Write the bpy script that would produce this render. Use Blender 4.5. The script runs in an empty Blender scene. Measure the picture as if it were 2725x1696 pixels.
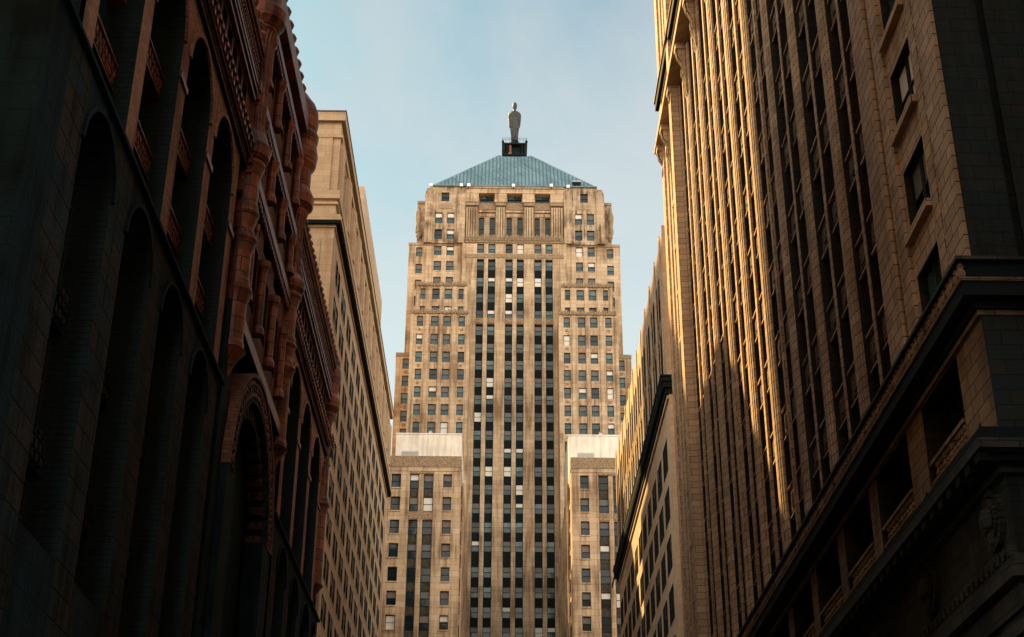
import bpy, math, random
from mathutils import Vector, Matrix
random.seed(7)
R = math.radians
scn = bpy.context.scene
COL = scn.collection

# ------------------------------------------------------------------ camera
th, psi, rho = R(26.9), R(0.43), R(0.39)
fw = Vector((math.sin(psi)*math.cos(th), math.cos(psi)*math.cos(th), math.sin(th)))
r0 = Vector((math.cos(psi), -math.sin(psi), 0)); u0 = r0.cross(fw)
rr = r0*math.cos(rho) + u0*math.sin(rho); uu = -r0*math.sin(rho) + u0*math.cos(rho)
cam = bpy.data.cameras.new('camera'); co = bpy.data.objects.new('camera', cam); COL.objects.link(co)
CAM = Vector((0, 0, 1.6))
M = Matrix((rr, uu, -fw)).transposed().to_4x4(); M.translation = CAM
co.matrix_world = M
cam.sensor_width = 36; cam.sensor_fit = 'HORIZONTAL'; cam.lens = 36*3879/2725
cam.clip_start = .1; cam.clip_end = 6000
scn.camera = co
scn.render.resolution_x = 1024; scn.render.resolution_y = 637

# ------------------------------------------------------------------ sun and sky
AZ, EL = 50.0, 42.0       # azimuth measured from -X (east) towards +Y (south)
sd = Vector((-math.cos(R(AZ))*math.cos(R(EL)), math.sin(R(AZ))*math.cos(R(EL)), math.sin(R(EL))))
sun = bpy.data.lights.new('sun', 'SUN'); sun.energy = 5.0; sun.angle = R(.53); sun.color = (1, .66, .27)
so = bpy.data.objects.new('sun', sun); COL.objects.link(so)
so.rotation_euler = sd.to_track_quat('Z', 'Y').to_euler(); so.location = (0, 0, 250)

world = bpy.data.worlds.new('World'); scn.world = world; world.use_nodes = True
wn, wl = world.node_tree.nodes, world.node_tree.links
wn.clear()
def WN(t, **k):
    n = wn.new(t)
    for a, b in k.items(): setattr(n, a, b)
    return n
out = WN('ShaderNodeOutputWorld'); bg = WN('ShaderNodeBackground'); bg.inputs[1].default_value = .050
sky = WN('ShaderNodeTexSky', sky_type='NISHITA', sun_disc=False)
sky.sun_elevation = R(EL); sky.sun_rotation = math.atan2(sd.x, sd.y)
sky.air_density = 1.0; sky.dust_density = 1.6; sky.ozone_density = .6
tc = WN('ShaderNodeTexCoord'); mp = WN('ShaderNodeMapping'); mp.inputs['Scale'].default_value = (1.6, 1.3, 2.9)
mp.inputs['Rotation'].default_value = (0, R(24), R(15)); mp.inputs['Location'].default_value = (.35, .1, .55)
nz = WN('ShaderNodeTexNoise'); nz.inputs['Scale'].default_value = 1.7; nz.inputs['Detail'].default_value = 7
nz.inputs['Roughness'].default_value = .56; nz.inputs['Distortion'].default_value = .35
cr = WN('ShaderNodeValToRGB'); cr.color_ramp.elements[0].position = .42; cr.color_ramp.elements[1].position = .62
sep = WN('ShaderNodeSeparateXYZ')
# thin veil of cloud over the south, unseen bright cloud bank added over the north half to light shaded fronts
north = WN('ShaderNodeMapRange'); north.inputs['From Min'].default_value = .10; north.inputs['From Max'].default_value = -.45
north.inputs['To Min'].default_value = 0; north.inputs['To Max'].default_value = 1
low = WN('ShaderNodeMapRange'); low.inputs['From Min'].default_value = .69; low.inputs['From Max'].default_value = .38
low.inputs['To Min'].default_value = 0; low.inputs['To Max'].default_value = .95
tint = WN('ShaderNodeMix', data_type='RGBA', blend_type='MULTIPLY'); tint.inputs[0].default_value = 1
tint.inputs[7].default_value = (.31, .69, .67, 1)
mul = WN('ShaderNodeMath', operation='MULTIPLY'); mul.inputs[1].default_value = .75
veil = WN('ShaderNodeMix', data_type='RGBA'); veil.inputs[7].default_value = (3.9, 4.1, 4.35, 1); hor = WN('ShaderNodeMix', data_type='RGBA'); hor.inputs[7].default_value = (5.1, 5.75, 5.75, 1)
nb = WN('ShaderNodeMix', data_type='RGBA'); nb.inputs[7].default_value = (39, 35, 30, 1)
nm = WN('ShaderNodeMath', operation='MULTIPLY'); nm2 = WN('ShaderNodeMath', operation='MULTIPLY')
bank = WN('ShaderNodeMapRange'); bank.inputs['From Min'].default_value = .74; bank.inputs['From Max'].default_value = .45; bank.inputs['To Min'].default_value = .04; bank.inputs['To Max'].default_value = 1
crn = WN('ShaderNodeValToRGB'); crn.color_ramp.elements[0].position = .36; crn.color_ramp.elements[1].position = .56
L = wl.new
L(tc.outputs['Generated'], mp.inputs[0]); L(mp.outputs[0], nz.inputs['Vector']); L(nz.outputs[0], cr.inputs[0]); L(nz.outputs[0], crn.inputs[0])
L(tc.outputs['Generated'], sep.inputs[0]); L(sep.outputs['Y'], north.inputs['Value']); L(sep.outputs['Z'], low.inputs['Value'])
L(sky.outputs[0], tint.inputs[6]); L(tint.outputs[2], veil.inputs[6])
L(cr.outputs[0], mul.inputs[0]); L(mul.outputs[0], veil.inputs[0]); L(low.outputs[0], hor.inputs[0]); L(veil.outputs[2], hor.inputs[6])
L(north.outputs[0], nm.inputs[0]); L(crn.outputs[0], nm.inputs[1]); L(nm.outputs[0], nm2.inputs[0]); L(sep.outputs['Z'], bank.inputs['Value']); L(bank.outputs[0], nm2.inputs[1]); L(nm2.outputs[0], nb.inputs[0])
L(hor.outputs[2], nb.inputs[6]); L(nb.outputs[2], bg.inputs[0]); L(bg.outputs[0], out.inputs[0])

vs = scn.view_settings
scn.display_settings.display_device = 'sRGB'
vs.view_transform = 'Standard'; vs.look = 'None'; vs.gamma = 1; vs.exposure = 1.6
scn.render.engine = 'CYCLES'
scn.cycles.max_bounces = 7; scn.cycles.diffuse_bounces = 4

# ------------------------------------------------------------------ materials
def mat(name, base, rough=.8, metal=0, spec=.5):
    m = bpy.data.materials.new(name); m.use_nodes = True
    b = m.node_tree.nodes['Principled BSDF']
    b.inputs['Base Color'].default_value = (*base, 1); b.inputs['Roughness'].default_value = rough
    b.inputs['Metallic'].default_value = metal; b.inputs['Specular IOR Level'].default_value = spec
    return m

def stone(name, c1, c2, bw=1.1, bh=.5, mortar=.012, mcol=None, stain=.35, stcol=(.35, .27, .2), rough=.85, bump=.25, wide=.35, spec=.2):
    """ashlar masonry: blocks of slightly different tone, joints, rain streaks, fine grain"""
    m = mat(name, c1, rough, 0, spec); nt = m.node_tree; n, l = nt.nodes, nt.links.new
    b = n['Principled BSDF']
    g = n.new('ShaderNodeNewGeometry'); s = n.new('ShaderNodeSeparateXYZ'); l(g.outputs['Position'], s.inputs[0])
    a = n.new('ShaderNodeMath'); l(s.outputs['X'], a.inputs[0]); l(s.outputs['Y'], a.inputs[1])
    c = n.new('ShaderNodeCombineXYZ'); l(a.outputs[0], c.inputs[0]); l(s.outputs['Z'], c.inputs[1])
    br = n.new('ShaderNodeTexBrick'); br.inputs['Scale'].default_value = 1
    br.inputs['Brick Width'].default_value = bw; br.inputs['Row Height'].default_value = bh
    br.inputs['Mortar Size'].default_value = mortar; br.inputs['Mortar Smooth'].default_value = .1
    br.inputs['Color1'].default_value = (*c1, 1); br.inputs['Color2'].default_value = (*c2, 1)
    mc = mcol or tuple(x*.55 for x in c1); br.inputs['Mortar'].default_value = (*mc, 1)
    l(c.outputs[0], br.inputs['Vector'])
    # large blotches
    n1 = n.new('ShaderNodeTexNoise'); n1.inputs['Scale'].default_value = wide; n1.inputs['Detail'].default_value = 6
    l(g.outputs['Position'], n1.inputs['Vector'])
    # vertical streaks
    mp = n.new('ShaderNodeMapping'); mp.inputs['Scale'].default_value = (1.3, .09, 1); l(c.outputs[0], mp.inputs[0])
    n2 = n.new('ShaderNodeTexNoise'); n2.inputs['Scale'].default_value = 1.5; n2.inputs['Detail'].default_value = 5; l(mp.outputs[0], n2.inputs['Vector'])
    n3 = n.new('ShaderNodeTexNoise'); n3.inputs['Scale'].default_value = 9; n3.inputs['Detail'].default_value = 4; l(g.outputs['Position'], n3.inputs['Vector'])
    ad = n.new('ShaderNodeMath'); ad.operation = 'MULTIPLY'; l(n1.outputs[0], ad.inputs[0]); l(n2.outputs[0], ad.inputs[1])
    rp = n.new('ShaderNodeMapRange'); rp.inputs['From Min'].default_value = .2; rp.inputs['From Max'].default_value = .36
    rp.inputs['To Min'].default_value = 0; rp.inputs['To Max'].default_value = stain; l(ad.outputs[0], rp.inputs['Value'])
    mx = n.new('ShaderNodeMix'); mx.data_type = 'RGBA'; mx.blend_type = 'MULTIPLY'
    l(rp.outputs[0], mx.inputs[0]); l(br.outputs['Color'], mx.inputs[6]); mx.inputs[7].default_value = (*stcol, 1)
    r3 = n.new('ShaderNodeMapRange'); r3.inputs['To Min'].default_value = .78; r3.inputs['To Max'].default_value = 1.2; l(n3.outputs[0], r3.inputs['Value'])
    m2 = n.new('ShaderNodeMix'); m2.data_type = 'RGBA'; m2.blend_type = 'MULTIPLY'; m2.inputs[0].default_value = 1
    l(mx.outputs[2], m2.inputs[6]); l(r3.outputs[0], m2.inputs[7]); l(m2.outputs[2], b.inputs['Base Color'])
    bm = n.new('ShaderNodeBump'); bm.inputs['Strength'].default_value = bump; bm.inputs['Distance'].default_value = .05
    hs = n.new('ShaderNodeMath'); hs.operation = 'SUBTRACT'; l(n3.outputs[0], hs.inputs[0]); l(br.outputs['Fac'], hs.inputs[1])
    l(hs.outputs[0], bm.inputs['Height']); l(bm.outputs[0], b.inputs['Normal'])
    return m

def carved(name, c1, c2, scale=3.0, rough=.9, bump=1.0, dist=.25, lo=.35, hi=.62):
    """carved foliage ornament darker in its hollows"""
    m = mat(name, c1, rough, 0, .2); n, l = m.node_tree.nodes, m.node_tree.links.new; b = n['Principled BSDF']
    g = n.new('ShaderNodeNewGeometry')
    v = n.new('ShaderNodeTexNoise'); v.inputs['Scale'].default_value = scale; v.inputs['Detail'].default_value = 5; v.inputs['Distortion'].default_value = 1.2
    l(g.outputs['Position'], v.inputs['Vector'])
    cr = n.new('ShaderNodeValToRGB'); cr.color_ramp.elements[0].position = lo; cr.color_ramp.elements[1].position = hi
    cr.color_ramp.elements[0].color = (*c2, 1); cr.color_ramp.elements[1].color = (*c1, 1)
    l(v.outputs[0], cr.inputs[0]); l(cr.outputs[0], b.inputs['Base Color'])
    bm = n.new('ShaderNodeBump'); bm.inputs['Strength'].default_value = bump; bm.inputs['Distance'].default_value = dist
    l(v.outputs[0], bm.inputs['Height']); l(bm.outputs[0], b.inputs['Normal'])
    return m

def glassy(name, base, rough=.07, spec=.16, wav=.02):
    m = mat(name, base, rough, 0, spec); n, l = m.node_tree.nodes, m.node_tree.links.new; b = n['Principled BSDF']
    g = n.new('ShaderNodeNewGeometry'); v = n.new('ShaderNodeTexNoise'); v.inputs['Scale'].default_value = .9; v.inputs['Detail'].default_value = 3
    l(g.outputs['Position'], v.inputs['Vector'])
    bm = n.new('ShaderNodeBump'); bm.inputs['Strength'].default_value = .5; bm.inputs['Distance'].default_value = wav
    l(v.outputs[0], bm.inputs['Height']); l(bm.outputs[0], b.inputs['Normal'])
    rp = n.new('ShaderNodeMapRange'); rp.inputs['From Min'].default_value = .3; rp.inputs['From Max'].default_value = .7
    rp.inputs['To Min'].default_value = .6; rp.inputs['To Max'].default_value = 1.4; l(v.outputs[0], rp.inputs['Value'])
    mx = n.new('ShaderNodeMix'); mx.data_type = 'RGBA'; mx.blend_type = 'MULTIPLY'; mx.inputs[0].default_value = 1
    mx.inputs[6].default_value = (*base, 1); l(rp.outputs[0], mx.inputs[7]); l(mx.outputs[2], b.inputs['Base Color'])
    return m

M_ = {}
M_['lime'] = stone('pale_limestone', (.49, .37, .245), (.39, .285, .18), 2.3, .9, .03, stain=.85, stcol=(.36, .30, .25), wide=.14)
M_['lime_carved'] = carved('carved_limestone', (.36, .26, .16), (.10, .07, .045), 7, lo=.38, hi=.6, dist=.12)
M_['lime_old'] = stone('sooty_limestone', (.43, .325, .22), (.31, .23, .15), 2.3, .9, .03, stain=.95, stcol=(.25, .21, .18), wide=.3)
M_['lime_flute'] = stone('weathered_limestone', (.33, .245, .16), (.26, .19, .12), 2, .9, .02, stain=.6, wide=.3)
M_['cont'] = stone('buff_limestone', (.50, .375, .245), (.43, .315, .205), 1.6, .62, .012, stain=.4, stcol=(.5, .4, .3), wide=.1)
M_['fed'] = stone('tan_limestone', (.50, .37, .245), (.43, .315, .21), 1.6, .62, .012, stain=.4, stcol=(.5, .4, .3), wide=.1)
M_['n208'] = stone('brown_terracotta_block', (.50, .345, .215), (.36, .245, .15), .95, .42, .016, mcol=(.08, .055, .035), stain=.4, stcol=(.55, .45, .38), wide=.4)
M_['granite_red'] = stone('rusty_rough_granite', (.034, .026, .020), (.012, .027, .034), 1.8, .8, .03, mcol=(.005, .005, .005), stain=.9, stcol=(.2, .3, .35), wide=.8, bump=1, rough=.9, spec=.08)
M_['n208shade'] = stone('shaded_brown_block', (.46, .32, .205), (.31, .215, .14), .95, .42, .018, mcol=(.035, .026, .018), stain=.6, stcol=(.45, .38, .32), wide=.4)  # darkened copy of the pier stone; shade at the near end put into colour
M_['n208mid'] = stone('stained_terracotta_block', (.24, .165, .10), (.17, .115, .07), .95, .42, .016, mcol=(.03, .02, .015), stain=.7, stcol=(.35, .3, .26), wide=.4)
M_['n208low'] = stone('dark_terracotta_block', (.045, .046, .042), (.022, .033, .035), .95, .42, .016, mcol=(.012, .01, .008), stain=.7, stcol=(.3, .27, .24), wide=.4)  # terracotta in a darker tone for the lower storey and cornices
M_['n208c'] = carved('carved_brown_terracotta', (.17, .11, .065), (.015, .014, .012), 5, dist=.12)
M_['brick_shade'] = stone('shaded_brown_brick', (.034, .026, .02), (.012, .020, .023), .5, .32, .014, mcol=(.008, .006, .005), stain=.5, wide=.5)  # shade of jambs and reveals put into a dark brown brick colour
M_['return_shade'] = stone('shaded_return_block', (.020, .023, .022), (.009, .021, .026), .95, .42, .016, mcol=(.006, .005, .005), stain=.8, stcol=(.25, .22, .2), wide=.25)  # north return: its shade is put into the block colour
M_['granite'] = stone('shade_tinted_granite', (.008, .021, .028), (.007, .020, .027), 1.8, .8, .02, mcol=(.005, .014, .019), stain=.8, stcol=(.2, .2, .2), wide=.5, bump=.8, rough=.9, spec=.08)  # cool near-black shade tone put into the red granite colour
M_['n208d'] = mat('shade_black_trim', (.007, .013, .015), .85, 0, .1)  # near-black trim; shade of the cornice undersides put into its colour
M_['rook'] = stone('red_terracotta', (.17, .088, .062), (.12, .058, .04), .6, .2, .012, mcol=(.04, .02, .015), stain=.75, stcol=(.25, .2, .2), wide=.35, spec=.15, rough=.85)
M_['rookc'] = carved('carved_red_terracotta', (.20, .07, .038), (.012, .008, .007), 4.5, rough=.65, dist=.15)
M_['rookc_dark'] = carved('dark_carved_terracotta', (.07, .032, .022), (.008, .010, .011), 4.5, rough=.8, dist=.15)  # darker copy of the carved terracotta for the entrance arch
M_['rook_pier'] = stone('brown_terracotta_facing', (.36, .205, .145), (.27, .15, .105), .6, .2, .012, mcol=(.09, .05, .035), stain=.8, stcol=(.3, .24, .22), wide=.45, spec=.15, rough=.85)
M_['rookp'] = stone('glazed_red_terracotta', (.25, .072, .035), (.13, .04, .023), 1.1, .75, .03, mcol=(.012, .008, .007), stain=.95, stcol=(.12, .14, .15), wide=.9, spec=.35, rough=.5)
M_['brick_rook'] = stone('shade_tinted_brick', (.010, .028, .038), (.008, .025, .034), .5, .2, .012, mcol=(.005, .004, .004), stain=.5, wide=.5)  # arch reveals: shade put into the brick as a teal-black colour
M_['rookdark'] = mat('recess_shade', (.008, .026, .035), .9, 0, .06)  # backing sheets of the arches; recess shade put into the colour
M_['spandrel'] = mat('black_spandrel', (.004, .009, .011), .8, 0, .12)
M_['spandrel2'] = carved('bronze_spandrel', (.06, .052, .04), (.014, .013, .011), 3.5, rough=.6, dist=.06)
M_['frame'] = mat('dark_window_frame', (.012, .015, .016), .7, 0, .15)
M_['g_dark'] = glassy('dark_glass', (.008, .021, .026))
M_['g_teal'] = glassy('teal_glass', (.028, .062, .070))
M_['g_mid'] = glassy('grey_teal_glass', (.07, .125, .135))
M_['g_black'] = glassy('black_glass', (.005, .014, .018))
M_['b_white'] = mat('white_blind_and_reflection', (.55, .54, .50), .7)  # blinds, and sky reflections painted on the near pavilion panes
M_['b_grey'] = mat('grey_blind', (.115, .12, .12), .7, 0, .2)
M_['b_warm'] = mat('warm_blind', (.13, .11, .10), .7)
M_['cream'] = stone('cream_metal_cladding', (.74, .70, .62), (.70, .66, .58), 1.4, 8, .02, mcol=(.5, .47, .42), stain=.5, stcol=(.6, .56, .5), rough=.6, bump=.05)
M_['vent'] = mat('grey_louvre', (.42, .41, .38), .6)
M_['copper'] = stone('green_copper', (.17, .262, .295), (.13, .215, .25), 1.6, 40, .0, mcol=(.09, .17, .17), stain=.8, stcol=(.55, .6, .62), wide=.25, rough=.6)
M_['copper_seam'] = mat('dark_copper_seam', (.05, .10, .12), .7)
M_['alu'] = stone('weathered_aluminium', (.062, .063, .06), (.045, .046, .044), 3, 1.3, .02, stain=.7, stcol=(.4, .36, .32), wide=.8, rough=.5)
M_['blackm'] = mat('black_metal', (.007, .011, .012), .8, 0, .1)
M_['white'] = mat('white_lamp_housing', (.8, .8, .77), .4)
M_['roofing'] = mat('gravel_roofing', (.12, .11, .10), .95)
M_['asphalt'] = stone('asphalt', (.05, .05, .052), (.045, .045, .046), 8, 8, .0, stain=.3)
M_['pave'] = stone('concrete_paving', (.28, .27, .25), (.25, .24, .22), 1.5, 1.5, .012)
M_['paint'] = mat('white_road_paint', (.7, .7, .68), .7)

# ------------------------------------------------------------------ mesh helpers
class MB:
    def __init__(s): s.v = []; s.f = []; s.mi = []; s.ms = []; s.smooth = []; s.cuts = []
    def cut(s): s.cuts.append(len(s.f))          # a new piece starts here
    def m(s, name):
        if name not in s.ms: s.ms.append(name)
        return s.ms.index(name)
    def poly(s, pts, mname, outv=None, sm=False):
        pts = [Vector(p) for p in pts]
        if outv is not None:
            nrm = Vector((0, 0, 0))
            for i in range(len(pts)):
                a, b = pts[i], pts[(i+1) % len(pts)]; nrm += a.cross(b)
            if nrm.dot(Vector(outv)) < 0: pts.reverse()
        k = len(s.v); s.v += pts; s.f.append(tuple(range(k, k+len(pts)))); s.mi.append(s.m(mname)); s.smooth.append(sm)
    def hexa(s, c, mname):
        """8 corners: bottom 4 (loop), top 4 (loop)"""
        c = [Vector(p) for p in c]; ctr = sum(c, Vector())/8
        for q in ((0, 1, 2, 3), (4, 5, 6, 7), (0, 1, 5, 4), (1, 2, 6, 5), (2, 3, 7, 6), (3, 0, 4, 7)):
            pts = [c[i] for i in q]; s.poly(pts, mname, sum(pts, Vector())/4-ctr)
    def box(s, fr, s0, s1, z0, z1, d0, d1, mname):
        s.hexa([fr(s0, z0, d0), fr(s1, z0, d0), fr(s1, z0, d1), fr(s0, z0, d1), fr(s0, z1, d0), fr(s1, z1, d0), fr(s1, z1, d1), fr(s0, z1, d1)], mname)
    def lathe(s, centre, prof, mname, seg=20, sx=1, sy=1, sm=True, rot=0, flute=0):
        """prof: list of (radius, z)"""
        rings = []
        for (r, z) in prof:
            ring = []
            for i in range(seg):
                a = 2*math.pi*i/seg+rot
                q = r*(1+flute*math.cos(i*math.pi)) if flute else r
                ring.append(Vector((centre[0]+q*sx*math.cos(a), centre[1]+q*sy*math.sin(a), centre[2]+z)))
            rings.append(ring)
        for a, b in zip(rings, rings[1:]):
            for i in range(seg):
                j = (i+1) % seg; pts = [a[i], a[j], b[j], b[i]]
                c = sum(pts, Vector())/4; s.poly(pts, mname, (c.x-centre[0], c.y-centre[1], (a[i]-b[i]).length*0+1e-4), sm)
        s.poly(rings[0], mname, (0, 0, -1)); s.poly(rings[-1], mname, (0, 0, 1))
    def build(s, name, parent=None, origin=None):
        if not s.f: return None
        cu = sorted({c for c in s.cuts if 0 < c < len(s.f)})
        if cu:
            o = None; cu = [0]+cu+[len(s.f)]
            if len(cu) > 101: cu = cu[:100]+[cu[-1]]
            for a, b in zip(cu, cu[1:]):
                q = MB(); q.ms = list(s.ms); v0 = min(min(f) for f in s.f[a:b]); v1 = max(max(f) for f in s.f[a:b])+1
                q.v = s.v[v0:v1]; q.f = [tuple(i-v0 for i in f) for f in s.f[a:b]]; q.mi = s.mi[a:b]; q.smooth = s.smooth[a:b]
                x = q.build(name, parent, origin); o = o or x
            return o
        off = Vector(origin) if origin is not None else (Vector(parent.location) if parent and parent.parent is None else Vector((0, 0, 0)))
        if parent and parent.parent is not None and origin is None: off = wloc(parent)
        me = bpy.data.meshes.new(name)
        me.from_pydata([tuple(p-off) for p in s.v], [], s.f)
        for n in s.ms: me.materials.append(M_[n])
        me.polygons.foreach_set('material_index', s.mi); me.polygons.foreach_set('use_smooth', s.smooth); me.update()
        o = bpy.data.objects.new(name, me); COL.objects.link(o)
        if parent: o.parent = parent
        else: o.location = off
        return o

def wloc(o):
    v = Vector((0, 0, 0))
    while o: v += Vector(o.location); o = o.parent
    return v

def thing(name, label, cat, loc, group=None):
    o = bpy.data.objects.new(name, None); COL.objects.link(o); o.location = loc
    o['label'] = label; o['category'] = cat
    if group: o['group'] = group
    return o

class FR:
    """facade frame: s along the wall, z up, d outwards"""
    def __init__(f, k, base):
        f.k, f.b = k, base
        f.n = {'N': Vector((0, -1, 0)), 'S': Vector((0, 1, 0)), 'R': Vector((-1, 0, 0)), 'L': Vector((1, 0, 0))}[k]
        f.rot = {'N': 0, 'S': math.pi, 'R': -math.pi/2, 'L': math.pi/2}[k]
    def __call__(f, s, z, d=0):
        if f.k == 'N': return Vector((s, f.b-d, z))
        if f.k == 'S': return Vector((s, f.b+d, z))
        if f.k == 'R': return Vector((f.b-d, s, z))
        return Vector((f.b+d, s, z))

def skin(mb, fr, s0, s1, z0, z1, holes, depth, mname, d=0, rev=None):
    rev = rev or mname
    hs = [h for h in holes if h[1] > s0 and h[0] < s1 and h[3] > z0 and h[2] < z1]
    S = sorted({round(x, 4) for h in hs for x in h[:2] if s0 < x < s1} | {s0, s1})
    for a, b in zip(S, S[1:]):
        c = (a+b)/2
        seg = sorted([(max(h[2], z0), min(h[3], z1)) for h in hs if h[0] < c < h[1]])
        z = z0
        for (p, q) in seg:
            if p > z+1e-4: mb.poly([fr(a, z, d), fr(b, z, d), fr(b, p, d), fr(a, p, d)], mname, fr.n)
            z = max(z, q)
        if z < z1-1e-4: mb.poly([fr(a, z, d), fr(b, z, d), fr(b, z1, d), fr(a, z1, d)], mname, fr.n)
    for h in hs:
        a, b, c, e = h[:4]; di = d-depth; es = fr(1, 0, 0)-fr(0, 0, 0)
        mb.poly([fr(a, c, d), fr(a, e, d), fr(a, e, di), fr(a, c, di)], rev, es)
        mb.poly([fr(b, c, d), fr(b, e, d), fr(b, e, di), fr(b, c, di)], rev, -es)
        mb.poly([fr(a, c, d), fr(b, c, d), fr(b, c, di), fr(a, c, di)], rev, (0, 0, 1))
        mb.poly([fr(a, e, d), fr(b, e, d), fr(b, e, di), fr(a, e, di)], rev, (0, 0, -1))

def score(p):
    v = Vector(p)-CAM; dz = v.dot(fw)
    if dz <= 1: return -1
    x = 3879*v.dot(rr)/dz; y = 3879*v.dot(uu)/dz
    vis = 1 if (abs(x) < 1400 and abs(y) < 880) else .001
    return vis/dz**2

def parts(parent, name, items, maxn=100):
    """items: list of (key_point, function(mb)). The largest in view become objects, the rest one object."""
    items = sorted(items, key=lambda t: -score(t[0]))
    for p, fn in items[:maxn]:
        mb = MB(); fn(mb); mb.build(name, parent)
    if len(items) > maxn:
        mb = MB()
        for p, fn in items[maxn:]: fn(mb)
        o = mb.build(name, parent); o['kind'] = 'stuff'

# windows -----------------------------------------------------------
WCACHE = {}
def win_geo(mb_f, mb_p, mb_b, fr, s0, s1, z0, z1, d, style, arch=False):
    """style: dict glass, blind (None or (material, fraction, full_lower))"""
    w, h = s1-s0, z1-z0; t = min(.09, w*.07); zm = z0+h*.5
    for a in ((s0, s0+t, z0, z1), (s1-t, s1, z0, z1), (s0+t, s1-t, z0, z0+t), (s0+t, s1-t, z1-t, z1), (s0+t, s1-t, zm-t*.45, zm+t*.45)):
        mb_f.box(fr, a[0], a[1], a[2], a[3], d, d+.09, 'frame')
    g = style[0]; g2 = style[3] if len(style) > 3 else g
    mb_p.poly([fr(s0, z0, d+.02), fr(s1, z0, d+.02), fr(s1, zm, d+.02), fr(s0, zm, d+.02)], g2, fr.n)
    mb_p.poly([fr(s0, zm, d+.035), fr(s1, zm, d+.035), fr(s1, z1, d+.035), fr(s0, z1, d+.035)], g, fr.n)
    if style[1]:
        zb = z1-h*style[2]
        if style[2] > .55: zb = z0+t
        q = d+.05
        mb_b.poly([fr(s0+t, zb, q), fr(s1-t, zb, q), fr(s1-t, z1-t, q), fr(s0+t, z1-t, q)], style[1], fr.n)

def windows(parent, wins, maxn=100):
    """wins: (frame, s0, s1, z0, z1, d, style)"""
    wins = sorted(wins, key=lambda w: -score(w[0]((w[1]+w[2])/2, (w[3]+w[4])/2, 0))*(w[2]-w[1])*(w[4]-w[3]))
    for i, (fr, s0, s1, z0, z1, d, st) in enumerate(wins[:maxn]):
        w, h = round(s1-s0, 2), round(z1-z0, 2); key = (w, h, st)
        if key not in WCACHE:
            lf = FR('N', 0); a, b, c = MB(), MB(), MB()
            win_geo(a, b, c, lf, -w/2, w/2, 0, h, 0, st)
            res = []
            for mbx, nm in ((a, 'window'), (b, 'pane'), (c, 'blind')):
                if mbx.f:
                    me = bpy.data.meshes.new(nm); me.from_pydata([tuple(p) for p in mbx.v], [], mbx.f)
                    for n in mbx.ms: me.materials.append(M_[n])
                    me.polygons.foreach_set('material_index', mbx.mi); me.update(); res.append((nm, me))
            WCACHE[key] = res
        par = None
        for nm, me in WCACHE[key]:
            o = bpy.data.objects.new(nm, me); COL.objects.link(o)
            if par is None:
                o.parent = parent; o.location = fr((s0+s1)/2, z0, d)-Vector(parent.location); o.rotation_euler = (0, 0, fr.rot); par = o
            else: o.parent = par
    if len(wins) > maxn:
        a, b, c = MB(), MB(), MB()
        for fr, s0, s1, z0, z1, d, st in wins[maxn:]: win_geo(a, b, c, fr, s0, s1, z0, z1, d, st)
        o = a.build('window', parent); o['kind'] = 'stuff'
        org = Vector(parent.location)
        for mbx, nm in ((b, 'pane'), (c, 'blind')):
            if mbx.f:
                q = mbx.build(nm, None, org); q.location = (0, 0, 0); q.parent = o; q['kind'] = 'stuff'

def rstyle(rng, tone='cbot'):
    r = rng.random()
    if tone == 'cbot':
        if r < .30: return ('b_grey', None, 0, 'g_teal')
        if r < .48: return ('g_mid', None, 0, 'g_teal')
        if r < .62: return ('g_teal', None, 0, 'g_dark')
        if r < .72: return ('g_dark', None, 0, 'g_dark')
        if r < .84: return ('g_teal', 'b_grey', .45, 'g_teal')
        if r < .93: return ('g_teal', 'b_white', .38, 'g_teal')
        return ('g_teal', 'b_white', 1, 'g_teal')
    if tone == 'dark':
        if r < .55: return ('g_dark', None, 0, 'g_dark')
        if r < .8: return ('g_black', None, 0, 'g_black')
        if r < .93: return ('b_warm', None, 0, 'g_dark')
        return ('g_dark', 'b_grey', .4, 'g_dark')
    if r < .25: return ('g_black', None, 0, 'g_black')
    if r < .5: return ('g_dark', None, 0, 'g_dark')
    if r < .7: return ('b_warm', None, 0, 'g_black')
    if r < .86: return ('g_dark', 'b_grey', .45, 'g_dark')
    return ('g_dark', 'b_white', 1 if r > .94 else .4, 'g_black')

# ================================================================== SETTING
def sheet(name, x0, x1, y0, y1, z, m):
    mb = MB(); mb.poly([(x0, y0, z), (x1, y0, z), (x1, y1, z), (x0, y1, z)], m, (0, 0, 1)); o = mb.build(name); o['kind'] = 'structure'; return o
sheet('ground', -3000, 3000, -3000, 3000, -.12, 'pave')
mb = MB(); mb.poly([(-7, -300, -.112), (7, -300, -.112), (7, 192, -.112), (-7, 192, -.112)], 'asphalt', (0, 0, 1)); o = mb.build('road'); o['kind'] = 'structure'
mb = MB()
for x0, x1 in ((-300, -7.01), (7.01, 300)):
    mb.poly([(x0, 16, -.108), (x1, 16, -.108), (x1, 28, -.108), (x0, 28, -.108)], 'asphalt', (0, 0, 1))
o = mb.build('cross_street'); o['kind'] = 'structure'
for sx, xa in ((-1, -12.0), (1, 12.5)):
    mb = MB(); g = FR('N', 0)
    for (ya, yb) in ((-300, 15.5), (28.5, 176)):
        a, b = sorted((7.0*sx, xa))
        mb.hexa([(a, ya, -.11), (b, ya, -.11), (b, yb, -.11), (a, yb, -.11), (a, ya, .03), (b, ya, .03), (b, yb, .03), (a, yb, .03)], 'pave')
    o = mb.build('pavement'); o['kind'] = 'structure'
mb = MB()
for k in range(30):
    y = 30+k*5
    mb.poly([(-.07, y, -.104), (.07, y, -.104), (.07, y+3, -.104), (-.07, y+3, -.104)], 'paint', (0, 0, 1))
o = mb.build('lane_marking'); o['kind'] = 'structure'

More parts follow.
